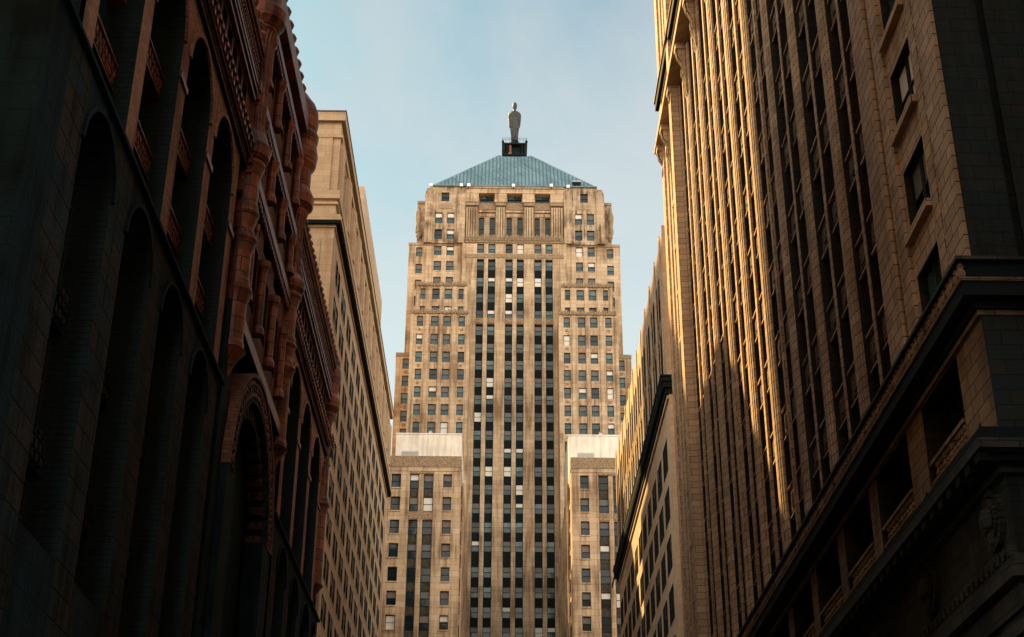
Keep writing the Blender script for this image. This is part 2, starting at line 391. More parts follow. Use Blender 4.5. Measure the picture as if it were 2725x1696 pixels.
# ================================================================== ART DECO TOWER
CX = 2.25
T = thing('skyscraper', 'tall stepped pale limestone tower with green pyramid roof closing the end of the street', 'skyscraper', (CX, 250, 0))
rng = random.Random(3)
W_ = []            # windows of the tower
def wallpart(root, name, fr, s0, s1, z0, z1, holes, depth, m, back, d=0, rev=None, top='roofing', sides=True):
    """a block: front skin with holes, side and rear faces, roof"""
    mb = MB(); skin(mb, fr, s0, s1, z0, z1, holes, depth, m, d, rev)
    di = d-depth-.06 if holes else d
    if holes:
        mb.poly([fr(s0, z0, di), fr(s1, z0, di), fr(s1, z1, di), fr(s0, z1, di)], 'blackm', fr.n)
    e = fr(1, 0, 0)-fr(0, 0, 0)
    if sides:
        mb.poly([fr(s0, z0, d), fr(s0, z1, d), fr(s0, z1, -back), fr(s0, z0, -back)], m, -e)
        mb.poly([fr(s1, z0, d), fr(s1, z1, d), fr(s1, z1, -back), fr(s1, z0, -back)], m, e)
    mb.poly([fr(s0, z1, d), fr(s1, z1, d), fr(s1, z1, -back), fr(s0, z1, -back)], top, (0, 0, 1))
    mb.poly([fr(s0, z0, -back), fr(s1, z0, -back), fr(s1, z1, -back), fr(s0, z1, -back)], m, -fr.n)
    return mb.build(name, root)

fN = FR('N', 250)
strips = [(-5.1, -3.70), (-2.90, -1.46), (.52, 1.94), (2.73, 4.12), (6.18, 7.6), (8.36, 9.78)]
topsA = [141.1, 137.5, 134.0, 130.35]
topsB = [126.9, 123.2, 119.65, 116.05, 112.5, 108.95, 105.3, 101.75, 98.2, 94.65, 91.1, 87.5, 83.95, 79.2, 75.55, 71.95, 68.4, 64.8, 61.2, 57.6, 54, 50.4]
holes = []
for a, b in strips:
    holes += [(a, b, 128.45, 141.5), (a, b, 44, 127.2), (a+.02, b-.02, 142.8, 144.95)]
    W_.append((fN, a+.02, b-.02, 142.8, 144.95, -.4, rstyle(rng)))
    for z in topsA+topsB:
        W_.append((fN, a, b, z-2.0, z, -.4, rstyle(rng)))
wallpart(T, 'central_shaft', fN, CX-10.25, CX+10.25, 20, 145.1, holes, .5, 'lime', 28)
# black spandrels between the shaft windows
sp = []
for a, b in strips:
    for seq, top, bot in ((topsA, 141.5, 128.45), (topsB, 127.2, 44)):
        lv = [top]+[v for z in seq for v in (z, z-2.0)]+[bot]
        for i in range(0, len(lv), 2):
            if lv[i]-lv[i+1] > .05:
                sp.append((fN((a+b)/2, lv[i], 0), (lambda m, a=a, b=b, z1=lv[i], z0=lv[i+1]: (m.box(fN, a, b, z0, z1, -.5, -.36, 'spandrel'), m.box(fN, a+.15, b-.15, z0+.15, z1-.15, -.36, -.33, 'spandrel') if z1-z0 > .6 else None))))
parts(T, 'spandrel', sp)
for a, b in strips:      # carved panels dividing the strips
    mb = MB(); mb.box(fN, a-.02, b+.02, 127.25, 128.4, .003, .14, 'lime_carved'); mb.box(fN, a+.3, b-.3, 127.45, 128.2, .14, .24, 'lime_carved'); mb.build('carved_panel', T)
mb = MB()
for z0, z1, d in ((141.7, 142.6, .12), (145.12, 146.35, .25)):
    mb.cut(); mb.box(fN, CX-9.7, CX+9.7, z0, z1, -.1, d, 'lime_carved')
rc = random.Random(5)
for i in range(62):
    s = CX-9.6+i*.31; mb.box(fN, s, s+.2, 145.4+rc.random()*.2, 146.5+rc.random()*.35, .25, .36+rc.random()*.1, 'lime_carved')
mb.build('carved_band', T)
# broad ribs of the shaft
for s0, s1 in ((CX-10.25, -5.75), (-.95, .02), (4.6, 5.7), (10.25, CX+10.25)):
    pass

# flanks
fF = FR('N', 251)
rowsF = [141.5, 137.95, 134.4, 130.85, 127.3, 123.7]
for side, (sa, sb) in (('l', (CX-20.85, CX-10.25)), ('r', (CX+10.25, CX+20.9))):
    cols = [(-17.15, -15.9, -.7), (-13.6, -12.15, 0), (-11.15, -9.7, 0)] if side == 'l' else [(14.4, 15.8, 0), (16.75, 18.15, 0), (20.55, 21.85, -.7)]
    hs = []
    for a, b, dz in cols:
        for z in rowsF:
            hs.append((a, b, z+dz-2.15, z+dz)); W_.append((fF, a, b, z+dz-2.15, z+dz, -.35, rstyle(rng)))
        zt = 144.9+(dz*.5)
        hs.append((a, b, zt-2.1, zt)); W_.append((fF, a, b, zt-2.1, zt, -.35, rstyle(rng)))
    wallpart(T, 'flank', fF, sa, sb, 20, 145.3, hs, .45, 'lime', 24)
    mb = MB(); mb.box(fF, sa-.1, sb, 144.98, 145.55, -.2, .12, 'lime_flute')
    mb.build('cornice', T); mb = MB()
    for a, b, dz in cols:
        for z in rowsF: mb.cut(); mb.box(fF, a-.05, b+.05, z+dz-2.3, z+dz-2.15, -.02, .1, 'lime')
    mb.build('sill', T)
# shoulders with seated figures in relief
fS = FR('N', 252)
for sg in (-1, 1):
    a, b = sorted((CX+sg*19.45, CX+sg*17.85))
    wallpart(T, 'shoulder', fS, a, b, 145.3, 155.2, [], .4, 'lime_old', 22, d=0)
    mb = MB(); mb.box(fS, a-.12, b+.12, 155.2, 155.75, -22, .2, 'lime_flute')
    c = CX+sg*19.1
    prof = [(.25, 0), (.5, .4), (.55, 1.2), (.42, 2.4), (.6, 3.6), (.62, 4.6), (.5, 5.2), (.3, 5.6), (.36, 6.1), (.3, 6.6), (.05, 6.8)]
    mb.lathe((c+sg*.2, 251.8, 148.0), prof, 'lime_flute', 10, .95, 1.1)
    mb.cut(); mb.lathe((c, 251.7, 146.6), [(.1, 0), (.55, .9), (.45, 1.5)], 'lime_carved', 8)
    mb.build('relief_figure', T)
# crown
fC = FR('N', 250.6)
ca, cb = CX-17.9, CX+17.9
hs = []
def cw(a, b, z0, z1, st=None):
    hs.append((a, b, z0, z1)); W_.append((fC, a, b, z0, z1, -.4, st or rstyle(rng)))
for a, b in ((-13.6, -12.15), (-11.2, -9.75), (14.3, 15.75), (16.7, 18.15)):
    cw(a, b, 149.85, 152.4); cw(a, b, 146.2, 148.5)
for a, b in ((-12.45, -10.9), (15.45, 16.95)): cw(a, b, 155.0, 157.1, ('g_dark', None, 0, 'g_black'))
# the crown is an outline with chamfered upper corners
crownL = MB(); skin(crownL, fC, ca, CX-9.85, 145.3, 157.35, hs, .45, 'lime_old'); skin(crownL, fC, CX+9.85, cb, 145.3, 157.35, hs, .45, 'lime_old')
for q0, q1 in ((ca, CX-9.9), (CX+9.9, cb)): crownL.poly([fC(q0, 145.3, -.5), fC(q1, 145.3, -.5), fC(q1, 157.3, -.5), fC(q0, 157.3, -.5)], 'blackm', fC.n)
for q, sg in ((CX-9.85, 1), (CX+9.85, -1)): crownL.poly([fC(q, 145.3, 0), fC(q, 157, 0), fC(q, 157, -1.8), fC(q, 145.3, -1.8)], 'lime_old', (sg, 0, 0))
for sg, s in ((-1, ca), (1, cb)):
    crownL.poly([fC(s, 145.3, 0), fC(s, 157.35, 0), fC(s, 157.35, -23), fC(s, 145.3, -23)], 'lime_old', (sg, 0, 0))
    crownL.poly([fC(s, 157.35, 0), fC(s-sg*1.5, 158.45, 0), fC(s-sg*1.5, 158.45, -23), fC(s, 157.35, -23)], 'lime_old', (sg, 0, 1))
crownL.poly([fC(ca, 157.35, 0), fC(cb, 157.35, 0), fC(cb-1.5, 158.45, 0), fC(ca+1.5, 158.45, 0)], 'lime_old', fC.n)
crownL.poly([fC(ca, 145.3, -23), fC(cb, 145.3, -23), fC(cb, 158.45, -23), fC(ca, 158.45, -23)], 'lime_old', -fC.n)
crownL.build('crown', T)
mb = MB()
for s0, s1 in ((ca-.05, ca+1.5), (CX-11.45, CX-9.9), (CX+9.9, CX+11.45), (cb-1.5, cb+.05)):   # corner piers
    mb.cut(); mb.box(fC, s0, s1, 145.35, 156.6, .003, .35, 'lime_old'); mb.box(fC, s0+.3, s1-.3, 156.6, 157.9, .003, .3, 'lime_flute')
for s0, s1 in ((ca+1.6, CX-11.5), (CX+11.5, cb-1.6)):
    mb.cut(); mb.box(fC, s0+1.0, s1-1.0, 153.3, 154.5, .003, .1, 'lime_flute')
mb.build('corner_pier', T)
# recessed colonnade
fK = FR('N', 251.8)
hs2 = []
for a, b in ((-4.9, -3.85), (-2.72, -1.68), (.68, 1.72), (2.84, 3.92), (6.28, 7.32), (8.39, 9.44)):
    hs2.append((a, b, 146.9, 152.0)); W_.append((fK, a, b, 146.9, 152.0, -.35, ('g_dark', None, 0, 'g_black')))
for a, b in ((-4.8, -1.95), (.85, 3.65), (6.44, 9.25)):
    hs2.append((a, b, 155.45, 157.3)); m_ = a+(b-a)/2
    W_.append((fK, a, m_, 155.45, 157.3, -.3, ('g_mid', None, 0, 'g_dark'))); W_.append((fK, m_, b, 155.45, 157.3, -.3, ('g_teal', None, 0, 'g_dark')))
mb = MB(); skin(mb, fK, CX-9.9, CX+9.9, 145.3, 158.4, hs2, .45, 'lime_flute'); mb.poly([fK(CX-9.9, 145.3, -.5), fK(CX+9.9, 145.3, -.5), fK(CX+9.9, 157, -.5), fK(CX-9.9, 157, -.5)], 'blackm', fK.n)
for a, b in ((-4.95, -1.55), (.5, 4.05), (6.2, 9.55)):
    mb.box(fK, a, b, 153.7, 155.35, .003, .25, 'lime_carved'); mb.box(fK, a, b, 153.1, 153.5, .003, .35, 'lime'); mb.box(fK, a+.2, b-.2, 152.2, 152.9, .003, .1, 'lime')
mb.build('colonnade_wall', T)
for a, b in ((-7.45, -5.1), (-1.45, .4), (4.2, 6.1), (9.6, 12.0)):
    mb = MB(); n = int(round((b-a)/.5)); w = (b-a)/n
    mb.box(fK, a, b, 146.4, 154.3, .003, .55, 'lime_flute')
    for i in range(n): mb.box(fK, a+i*w+.03, a+(i+1)*w-.14, 146.7, 153.9, .55, .95, 'lime')
    mb.box(fK, a-.12, b+.12, 154.3, 155.0, .003, 1.02, 'lime_flute'); mb.box(fK, a-.1, b+.1, 146.0, 146.45, .003, 1.02, 'lime_flute'); mb.build('fluted_pier', T)
mb = MB(); mb.box(fC, CX-9.85, CX+9.85, 157.0, 158.5, -1.5, .1, 'lime'); mb.box(fC, CX-9.85, CX+9.85, 158.0, 158.5, .1, .3, 'lime_flute')
for a, b in ((-7.6, -5.0), (-1.75, .65), (3.85, 6.25), (9.45, 12.1)): mb.box(fC, a, b, 155.0, 157.0, -1.2, .0, 'lime')
mb.build('entablature', T)
# pyramid roof with standing seams
mb = MB(); e0, e1 = CX-16.4, CX+16.3; yF, yB = 250.5, 274.5; a0, a1 = -1.05, 5.65; ya, yb = 260.2, 264.8; zt = 172.2; ze = 158.5
P = [(e0, yF, ze), (e1, yF, ze), (e1, yB, ze), (e0, yB, ze)]; Q = [(a0, ya, zt), (a1, ya, zt), (a1, yb, zt), (a0, yb, zt)]
for i in range(4):
    j = (i+1) % 4; c = (Vector(P[i])+Vector(P[j]))/2
    mb.poly([P[i], P[j], Q[j], Q[i]], 'copper', (c.x-CX, c.y-262, 5))
mb.poly(Q, 'copper', (0, 0, 1))
nr = 44
for i in range(nr+1):
    s = e0+(e1-e0)*i/nr
    # the seam climbs the front slope until it meets the hip
    if s < a0: f = (s-e0)/(a0-e0)
    elif s > a1: f = (e1-s)/(e1-a1)
    else: f = 1
    if f < .02: continue
    y2, z2 = yF+(ya-yF)*f, ze+(zt-ze)*f
    mb.hexa([(s-.08, yF, ze), (s+.08, yF, ze), (s+.08, yF-.05, ze+.14), (s-.08, yF-.05, ze+.14), (s-.08, y2, z2), (s+.08, y2, z2), (s+.08, y2-.05, z2+.14), (s-.08, y2-.05, z2+.14)], 'copper_seam')
for i in range(4):
    p, q = Vector(P[i]), Vector(Q[i]); w = Vector((.18, 0, 0)); u = Vector((0, 0, .22))
    mb.hexa([p-w, p+w, p+w+u, p-w+u, q-w, q+w, q+w+u, q-w+u], 'copper')
rf = mb.build('roof', T)
mb = MB(); fE = FR('N', 250.3)
mb.box(fE, e0-.3, e1+.3, 158.45, 158.62, -24.5, .15, 'copper'); mb.build('gutter', rf)
mb = MB(); mb.box(FR('N', 251.2), 14.0, 15.6, 158.7, 160.0, -2, .4, 'blackm'); mb.box(FR('N', 251.2), 13.9, 15.7, 160.0, 160.2, -2, .6, 'vent'); mb.build('dormer', rf)
for s, zz in ((-14.6, 158.0), (-8.5, 158.1), (-7.0, 158.1), (2.0, 158.1), (9.6, 158.2), (13.0, 158.0)):
    mb = MB(); mb.box(FR('N', 250), s-.3, s+.3, zz-.1, zz+.5, .1, .5, 'white'); mb.box(FR('N', 250), s-.05, s+.05, zz-.5, zz-.1, .1, .3, 'blackm'); mb.build('floodlight', T)
# stepped blocks either side of the shaft
rows2 = [125.3, 121.55, 117.9, 114.4, 110.85, 107.35, 103.85, 100.3, 96.8, 93.3, 89.8]
for sg in (-1, 1):
    f1, f2 = FR('N', 246), FR('N', 243)
    def mir(a, b):
        a, b = (a, b) if sg < 0 else (2*CX-b, 2*CX-a); return a, b
    a, b = mir(-16.55, -6.65); hs = []
    for c, d_ in ((-15.65, -14.7), (-13.4, -12.0), (-11.05, -9.65), (-8.4, -7.43)):
        c, d_ = mir(c, d_)
        for z in (132.7, 128.9): hs.append((c, d_, z-2.3, z)); W_.append((f1, c, d_, z-2.3, z, -.35, rstyle(rng)))
    wallpart(T, 'upper_setback', f1, a, b, 100, 133.7, hs, .45, 'lime', 6)
    mb = MB()
    for c, d_ in ((-16.55, -15.95), (-14.4, -13.6), (-11.85, -11.2), (-9.5, -8.6), (-7.25, -6.65)):
        c, d_ = mir(c, d_); mb.cut(); mb.box(f1, c, d_, 120, 133.05, .003, .22, 'lime')
    mb.build('pilaster', T); mb = MB()
    for i in range(int((b-a)/.34)):
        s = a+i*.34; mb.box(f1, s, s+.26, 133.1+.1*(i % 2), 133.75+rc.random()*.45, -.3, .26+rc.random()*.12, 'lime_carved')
    mb.build('carved_crest', T)
    a, b = mir(-17.05, -6.05); hs = []
    for k, (c, d_) in enumerate(((-15.95, -14.75), (-13.3, -11.9), (-11.0, -9.6), (-8.15, -6.95))):
        c, d_ = mir(c, d_)
        for z in rows2: hs.append((c, d_, z-2.2, z)); W_.append((f2, c, d_, z-2.2, z, -.35, rstyle(rng)))
    wallpart(T, 'lower_setback', f2, a, b, 60, 126.2, hs, .45, 'lime', 7)
    mb = MB()
    for c, d_ in ((-17.05, -16.5), (-14.35, -13.7), (-11.75, -11.15), (-9.3, -8.5), (-6.6, -6.05)):
        c, d_ = mir(c, d_); mb.cut(); mb.box(f2, c, d_, 62, 125.55, .003, .22, 'lime')
    mb.build('pilaster', T); mb = MB()
    for i in range(int((b-a)/.34)):
        s = a+i*.34; mb.box(f2, s, s+.26, 125.6+.1*(i % 2), 126.25+rc.random()*.45, -.3, .26+rc.random()*.12, 'lime_carved')
    mb.build('carved_crest', T); mb = MB()
    for c, d_ in ((-13.3, -11.9), (-11.0, -9.6)):
        c, d_ = mir(c, d_); mb.cut(); mb.box(f2, c, d_, 117.95, 119.2, .003, .08, 'lime_carved')
    for c, d_ in ((-15.95, -14.75), (-8.15, -6.95)):
        c, d_ = mir(c, d_)
        for z in rows2[:-2]: mb.cut(); mb.box(f2, (c+d_)/2-.28, (c+d_)/2+.28, z-3.1, z-2.6, .003, .07, 'lime_carved')
    mb.build('carved_panel', T)
    # low outer block
    fL = FR('N', 252)
    a, b = mir(CX-22.35, CX-20.85); hs = []
    c0, c1 = mir(-18.8, -17.55)
    a, b = mir(CX-22.35, CX-19.0)
    for k in range(10):
        z = 119.95-3.6*k; hs.append((c0, c1, z-2.2, z)); W_.append((FR('N', 250.4), c0, c1, z-2.2, z, -.3, rstyle(rng)))
    wallpart(T, 'outer_wing', FR('N', 250.4), a, b, 20, 120.7, hs, .4, 'lime', 22)
    mb = MB(); mb.box(FR('N', 250.4), a-.05, b+.05, 119.98+.3, 121.1, -3, .1, 'lime_carved')
    for k in range(9): z = 119.95-3.6*k; mb.cut(); mb.box(FR('N', 250.4), (c0+c1)/2-.3, (c0+c1)/2+.3, z-3.15, z-2.6, .003, .06, 'lime_carved')
    mb.build('carved_crest', T)
# projecting street wings
rowsW = [77.5, 74.0, 70.5, 67.0, 63.5, 60.05, 56.6, 53.1, 49.6, 46.1]
fW = FR('N', 200)
for sg in (-1, 1):
    def mw(a, b): return (a, b) if sg < 0 else (4.99-b, 4.99-a)
    a, b = mw(-17.1, -5.83) if sg < 0 else (10.32, 22.1)
    if sg > 0:
        def mw(a, b): return (4.49-b, 4.49-a)
    hs = []; stp = []
    for c, d_ in ((-15.87, -14.5), (-8.35, -7.1)):
        c, d_ = mw(c, d_) if sg < 0 else (10.32+(-5.83-d_), 10.32+(-5.83-c))
        for z in rowsW: hs.append((c, d_, z-2.1, z)); W_.append((fW, c, d_, z-2.1, z, -.4, rstyle(rng, 'mix')))
    for c, d_ in ((-13.2, -11.88), (-11.2, -9.76)):
        c, d_ = (c, d_) if sg < 0 else (10.32+(-5.83-d_), 10.32+(-5.83-c))
        hs += [(c, d_, 71.75, 77.5), (c, d_, 30, 70.5)]; stp.append((c, d_))
        for z in rowsW: W_.append((fW, c, d_, z-2.15, z, -.4, rstyle(rng, 'mix')))
    wallpart(T, 'street_wing', fW, a, b, 12, 80, hs, .5, 'lime', 45, rev='lime')
    it = []
    for c, d_ in stp:
        for z0, z1 in [(74.0, 75.35)]+[(rowsW[k+1], rowsW[k]-2.15) for k in range(2, len(rowsW)-1)]:
            it.append((fW(c, z0, 0), lambda m, c=c, d_=d_, z0=z0, z1=z1: (m.box(fW, c, d_, z0, z1, -.5, -.38, 'spandrel2'), m.box(fW, c+.2, d_-.2, z0+.2, z1-.2, -.38, -.33, 'spandrel2'))))
    parts(T, 'spandrel', it)
    mb = MB(); mb.box(fW, a-.08, b+.08, 78.55, 80.25, -2, .15, 'lime_carved'); mb.box(fW, a-.06, b+.06, 77.95, 78.5, .003, .1, 'lime')
    mb.build('carved_band', T); mb = MB()
    c0, c1 = stp[0][0]-.1, stp[-1][1]+.1
    if c0 > c1: c0, c1 = stp[1][0]-.1, stp[0][1]+.1
    mb.box(fW, c0, c1, 77.55, 77.9, .003, .12, 'lime_carved')
    for c, d_ in stp: mb.cut(); mb.box(fW, c, d_, 70.6, 71.7, .003, .12, 'lime_carved')
    for c, d_ in stp:
        for s in (c-.3, d_+.12): mb.cut(); mb.box(fW, s, s+.18, 30, 77.45, .003, .08, 'lime')
    for h in hs:
        if h[3]-h[2] < 3: mb.cut(); mb.box(fW, h[0]-.08, h[1]+.08, h[2]-.18, h[2], -.02, .12, 'lime')
    mb.build('trim', T)
    # inner flank windows (facing the central court)
    fi = FR('L', b) if sg < 0 else FR('R', a)
    mbs = MB()
    for k in range(7):
        y = 205+k*5.2
        for z in rowsW:
            W_.append((fi, y, y+1.4, z-2.1, z, .01, ('g_dark', None, 0, 'g_black'))); mbs.cut(); mbs.box(fi, y-.1, y+1.5, z-2.3, z-2.1, .003, .12, 'lime')
    mbs.build('sill', T); mbs = MB()
    for k in range(7): mbs.cut(); mbs.box(fi, 205+k*5.2+2.6, 205+k*5.2+3.6, 30, 79, .003, .3, 'lime')
    mbs.build('side_pilaster', T)
    # cream plant room
    pa, pb = (-16.1, -6.05) if sg < 0 else (10.35, 20.6)
    fp = FR('N', 208)
    mb = MB(); mb.box(fp, pa, pb, 80.02, 87, -16, 0, 'cream'); mb.box(fp, pa-.06, pb+.06, 87, 87.2, -16.1, .1, 'cream')
    for i in range(1, 8):
        s = pa+(pb-pa)*i/8; mb.box(fp, s-.02, s+.02, 80.1, 86.9, .003, .03, 'cream')
    ph = mb.build('plant_room', T)
    for q, w_, h_ in ((.22, 1.6, .9), (.48, .5, 1.5), (.7, 2.2, .6)):
        mb = MB(); xx = pa+(pb-pa)*q; mb.box(fp, xx, xx+w_, 87.2, 87.2+h_, -4, -2.6, 'vent'); mb.box(fp, xx-.06, xx+w_+.06, 87.2+h_, 87.28+h_, -4.1, -2.5, 'roofing'); mb.build('vent_box', ph)
    mb = MB(); va = pa+1.0 if sg < 0 else pa+1.4
    for i in range(6): mb.box(fp, va, va+2.5, 83.0+i*.2, 83.12+i*.2, .003, .08, 'vent')
    mb.box(fp, va-.05, va+2.55, 82.9, 84.25, .002, .02, 'vent'); mb.build('louvre', ph)
windows(T, W_, 100)
# roof-top pedestal
mb = MB(); fp = FR('N', 259.7)
px0, px1 = -.35, 4.85
mb.box(fp, px0, px1, 172.2, 172.5, -5, 0, 'blackm')
for s in (px0, px1-.55):
    for d in (-.6, -5):
        mb.box(fp, s, s+.55, 172.5, 175.0, d, d+.6, 'blackm')
mb.box(fp, px0+1.3, px1-1.3, 172.5, 175.1, -4, -1, 'blackm')
mb.box(fp, px0-.1, px1+.1, 174.95, 175.25, -5.1, .1, 'blackm')
for s in (px0+.9, px1-1.1): mb.box(fp, s, s+.22, 172.5, 175.0, -.3, -.1, 'blackm')
mb.lathe((CX-.9, 260.2, 172.5), [(.32, 0), (.35, .7), (.2, 1.0), (.3, 1.3), (.3, 2.4)], 'rookp', 10)
mb.lathe((CX, 262.2, 175.25), [(1.9, 0), (1.7, .35), (1.3, .7), (1.25, 1.2), (1.0, 1.5), (.9, 1.95)], 'blackm', 16)
for s in (px0+.1, px1-.1): mb.lathe((s, 260, 175.25), [(.12, 0), (.3, .3), (.25, .7), (.1, .9)], 'blackm', 8)
pd = mb.build('pedestal', T)
mb = MB()
for z in (176.0, 176.45):
    mb.box(fp, px0-.05, px1+.05, z, z+.05, 0, .05, 'blackm')
    for s in (px0-.05, px1): mb.box(fp, s, s+.05, z, z+.05, -5, .05, 'blackm')
for i in range(8):
    s = px0+(px1-px0)*i/7; mb.box(fp, s-.02, s+.02, 175.25, 176.5, 0, .04, 'blackm')
mb.build('railing', pd)

# statue --------------------------------------------------------------
ST = thing('statue', 'grey metal robed figure standing on top of the green pyramid roof', 'statue', (CX, 262.2, 177.2))
def ell(mb, sections, m, seg=32, flute=0, fz=(0, 0)):
    rings = []
    for (cx, cy, z, rx, ry) in sections:
        ring = []
        for i in range(seg):
            a = 2*math.pi*i/seg; k = 1+(flute*(1 if i % 2 else -1) if fz[0] <= z <= fz[1] else 0)
            ring.append(Vector((CX+cx+rx*k*math.cos(a), 262.2+cy+ry*k*math.sin(a), 177.2+z)))
        rings.append(ring)
    for a, b in zip(rings, rings[1:]):
        for i in range(seg):
            j = (i+1) % seg; mb.poly([a[i], a[j], b[j], b[i]], m, None, True)
    mb.poly(rings[0], m, (0, 0, -1)); mb.poly(rings[-1], m, (0, 0, 1))
mb = MB()
ell(mb, [(0, 0, 0, .78, .7), (0, 0, .25, .74, .66), (0, 0, 1.4, .72, .62), (0, 0, 3.0, .86, .66), (0, 0, 4.4, .98, .7), (0, 0, 5.6, .98, .68), (0, 0, 6.6, 1.05, .7), (0, 0, 7.3, 1.1, .66), (0, 0, 7.62, .95, .55), (0, 0, 7.82, .5, .42), (0, 0, 7.95, .33, .34), (0, 0, 8.3, .30, .32), (0, -.02, 8.55, .36, .42), (0, -.03, 8.9, .46, .52), (0, 0, 9.3, .5, .56), (0, 0, 9.7, .48, .55), (0, 0, 10.0, .36, .42), (0, 0, 10.2, .12, .15)], 'alu', 40, .075, (0, 7.2))
mb.build('figure', ST)
mb = MB()
for sg in (-1, 1):       # arms with draped sleeves held close to the body
    mb.cut()
    ell(mb, [(sg*.98, 0, 3.6, .12, .15), (sg*1.0, -.12, 4.0, .22, .28), (sg*1.05, -.1, 4.9, .25, .3), (sg*1.1, 0, 5.9, .28, .32), (sg*1.12, 0, 6.8, .3, .34), (sg*1.02, 0, 7.35, .24, .3), (sg*.85, 0, 7.6, .1, .15)], 'alu', 14)
mb.build('sleeve', ST)
mb = MB(); ell(mb, [(-.72, -.5, 3.4, .08, .08), (-.72, -.55, 3.9, .14, .14), (-.7, -.6, 4.5, .1, .1), (-.68, -.62, 5.4, .2, .2), (-.68, -.62, 6.0, .28, .22), (-.68, -.6, 6.3, .05, .05)], 'alu', 12); mb.build('sheaf', ST)
mb = MB(); ell(mb, [(.72, -.55, 2.9, .1, .1), (.72, -.55, 3.2, .3, .25), (.72, -.55, 3.7, .26, .22), (.72, -.5, 4.1, .1, .1)], 'alu', 12); mb.build('bag', ST)

# ================================================================== BUFF BUILDING, LEFT, FAR
B = thing('bank_building', 'buff limestone block with paired windows and a dark cornice, left side behind the red building', 'office building', (-28, 139, 0))
fb = FR('L', -14.2); fn = FR('N', 106)
W_ = []; hs = []; rng = random.Random(11)
Y0, Y1 = 106, 172
bays = [Y0+2.6+1.9+5.2*k for k in range(12)]
for c in bays:
    for k in range(16):
        zt = 62.3-3.45*k
        for a, b in ((c-1.62, c-.25), (c+.25, c+1.62)):
            hs.append((a, b, zt-2.25, zt)); W_.append((fb, a, b, zt-2.25, zt, -.06, rstyle(rng, 'dark')))
    for a, b in ((c-1.5, c+1.5),):
        hs.append((a, b, 67.7, 72.4))
        W_.append((fb, a, c-.1, 67.7, 69.7, -.22, rstyle(rng, 'dark'))); W_.append((fb, c+.1, b, 67.7, 69.7, -.22, rstyle(rng, 'dark')))
        W_.append((fb, a, c-.1, 70.5, 72.4, -.22, rstyle(rng, 'dark'))); W_.append((fb, c+.1, b, 70.5, 72.4, -.22, rstyle(rng, 'dark')))
wallpart(B, 'street_wall', fb, Y0, Y1, 0, 74.4, hs, .5, 'cont', 40)
mb = MB(); mb.poly([(-54.2, Y0, 0), (-54.2, Y1, 0), (-54.2, Y1, 74.4), (-54.2, Y0, 74.4)], 'cont', (-1, 0, 0)); mb.build('side_wall', B)
def corner_course(mb, z0, z1, d, m, ya=Y0, yb=Y1, xw=-14.2, len_=40, side=-1):
    """a course that wraps the street corner of a building"""
    x1 = xw-side*d if side < 0 else xw-d
    lo, hi = (xw-len_, xw+d) if side < 0 else (xw-d, xw+len_)
    mb.hexa([(lo, ya-d, z0), (hi, ya-d, z0), (hi, yb+d, z0), (lo, yb+d, z0), (lo, ya-d, z1), (hi, ya-d, z1), (hi, yb+d, z1), (lo, yb+d, z1)], m)
mb = MB(); corner_course(mb, 74.4, 75.3, .35, 'cont'); corner_course(mb, 75.3, 75.42, .42, 'roofing'); mb.cut(); corner_course(mb, 72.75, 73.0, .18, 'cont'); mb.build('coping', B)
mb = MB()
corner_course(mb, 66.5, 67.3, .30, 'cont'); corner_course(mb, 66.0, 66.2, .2, 'cont'); mb.cut(); corner_course(mb, 64.55, 64.8, .5, 'cont')
corner_course(mb, 64.2, 64.55, .62, 'cont'); corner_course(mb, 63.95, 64.2, .5, 'n208d'); corner_course(mb, 63.75, 63.95, .15, 'cont')
for i in range(100):
    y = Y0+.2+i*.66; mb.box(fb, y, y+.3, 63.97, 64.19, .5, .58, 'n208d')
mb.build('cornice', B)
mb = MB()
for c in bays:          # attic pilasters and their bronze panels
    mb.cut(); mb.box(fb, c+1.75, c+3.35, 67.32, 72.7, .003, .28, 'cont'); mb.box(fb, c+2.1, c+3.0, 67.32, 72.5, .28, .4, 'cont')
    mb.cut(); mb.box(fb, c-.1, c+.1, 67.7, 72.4, -.4, .05, 'cont'); mb.box(fb, c-1.5, c-.1, 69.7, 70.5, -.44, -.12, 'lime_carved'); mb.box(fb, c+.1, c+1.5, 69.7, 70.5, -.44, -.12, 'lime_carved')
mb.cut(); mb.box(fb, Y0+.6, Y0+2.2, 67.32, 72.7, .003, .28, 'cont')
mb.build('attic_pilaster', B)
mb = MB()
for c, w in ((-16.2, 1.9), (-19.0, 2.6), (-24, 3.4), (-30, 3.4), (-36, 3.4)):
    mb.cut(); mb.box(fn, c-w/2-.4, c+w/2+.4, 67.35, 72.7, .003, .16, 'cont'); mb.cut(); mb.box(fn, c-w/2, c+w/2, 55, 62.5, .003, .06, 'cont')
mb.cut(); mb.box(fn, -15.2, -14.2, 0, 62.7, .003, .14, 'cont'); mb.cut(); mb.box(fb, Y0, Y0+1.0, 0, 62.7, .003, .1, 'cont'); mb.cut(); mb.box(fb, Y1-1.0, Y1, 0, 62.7, .003, .1, 'cont')
mb.build('corner_pilaster', B)
it = []
for c in bays:
    for k in range(16):
        zt = 62.3-3.45*k
        it.append((fb(c, zt-2.25, 0), lambda m, c=c, zt=zt: m.box(fb, c-1.75, c+1.75, zt-2.4, zt-2.252, -.02, .04, 'cont')))
parts(B, 'sill', it)
windows(B, W_, 100)
mb = MB(); mb.hexa([(-17.05, 143, 70), (-16, 143, 70), (-16, 171.9, 70), (-17.05, 171.9, 70), (-17.05, 143, 91), (-16, 143, 91), (-16, 171.9, 91), (-17.05, 171.9, 91)], 'fed')
mb.build('rooftop_screen_wall', B)

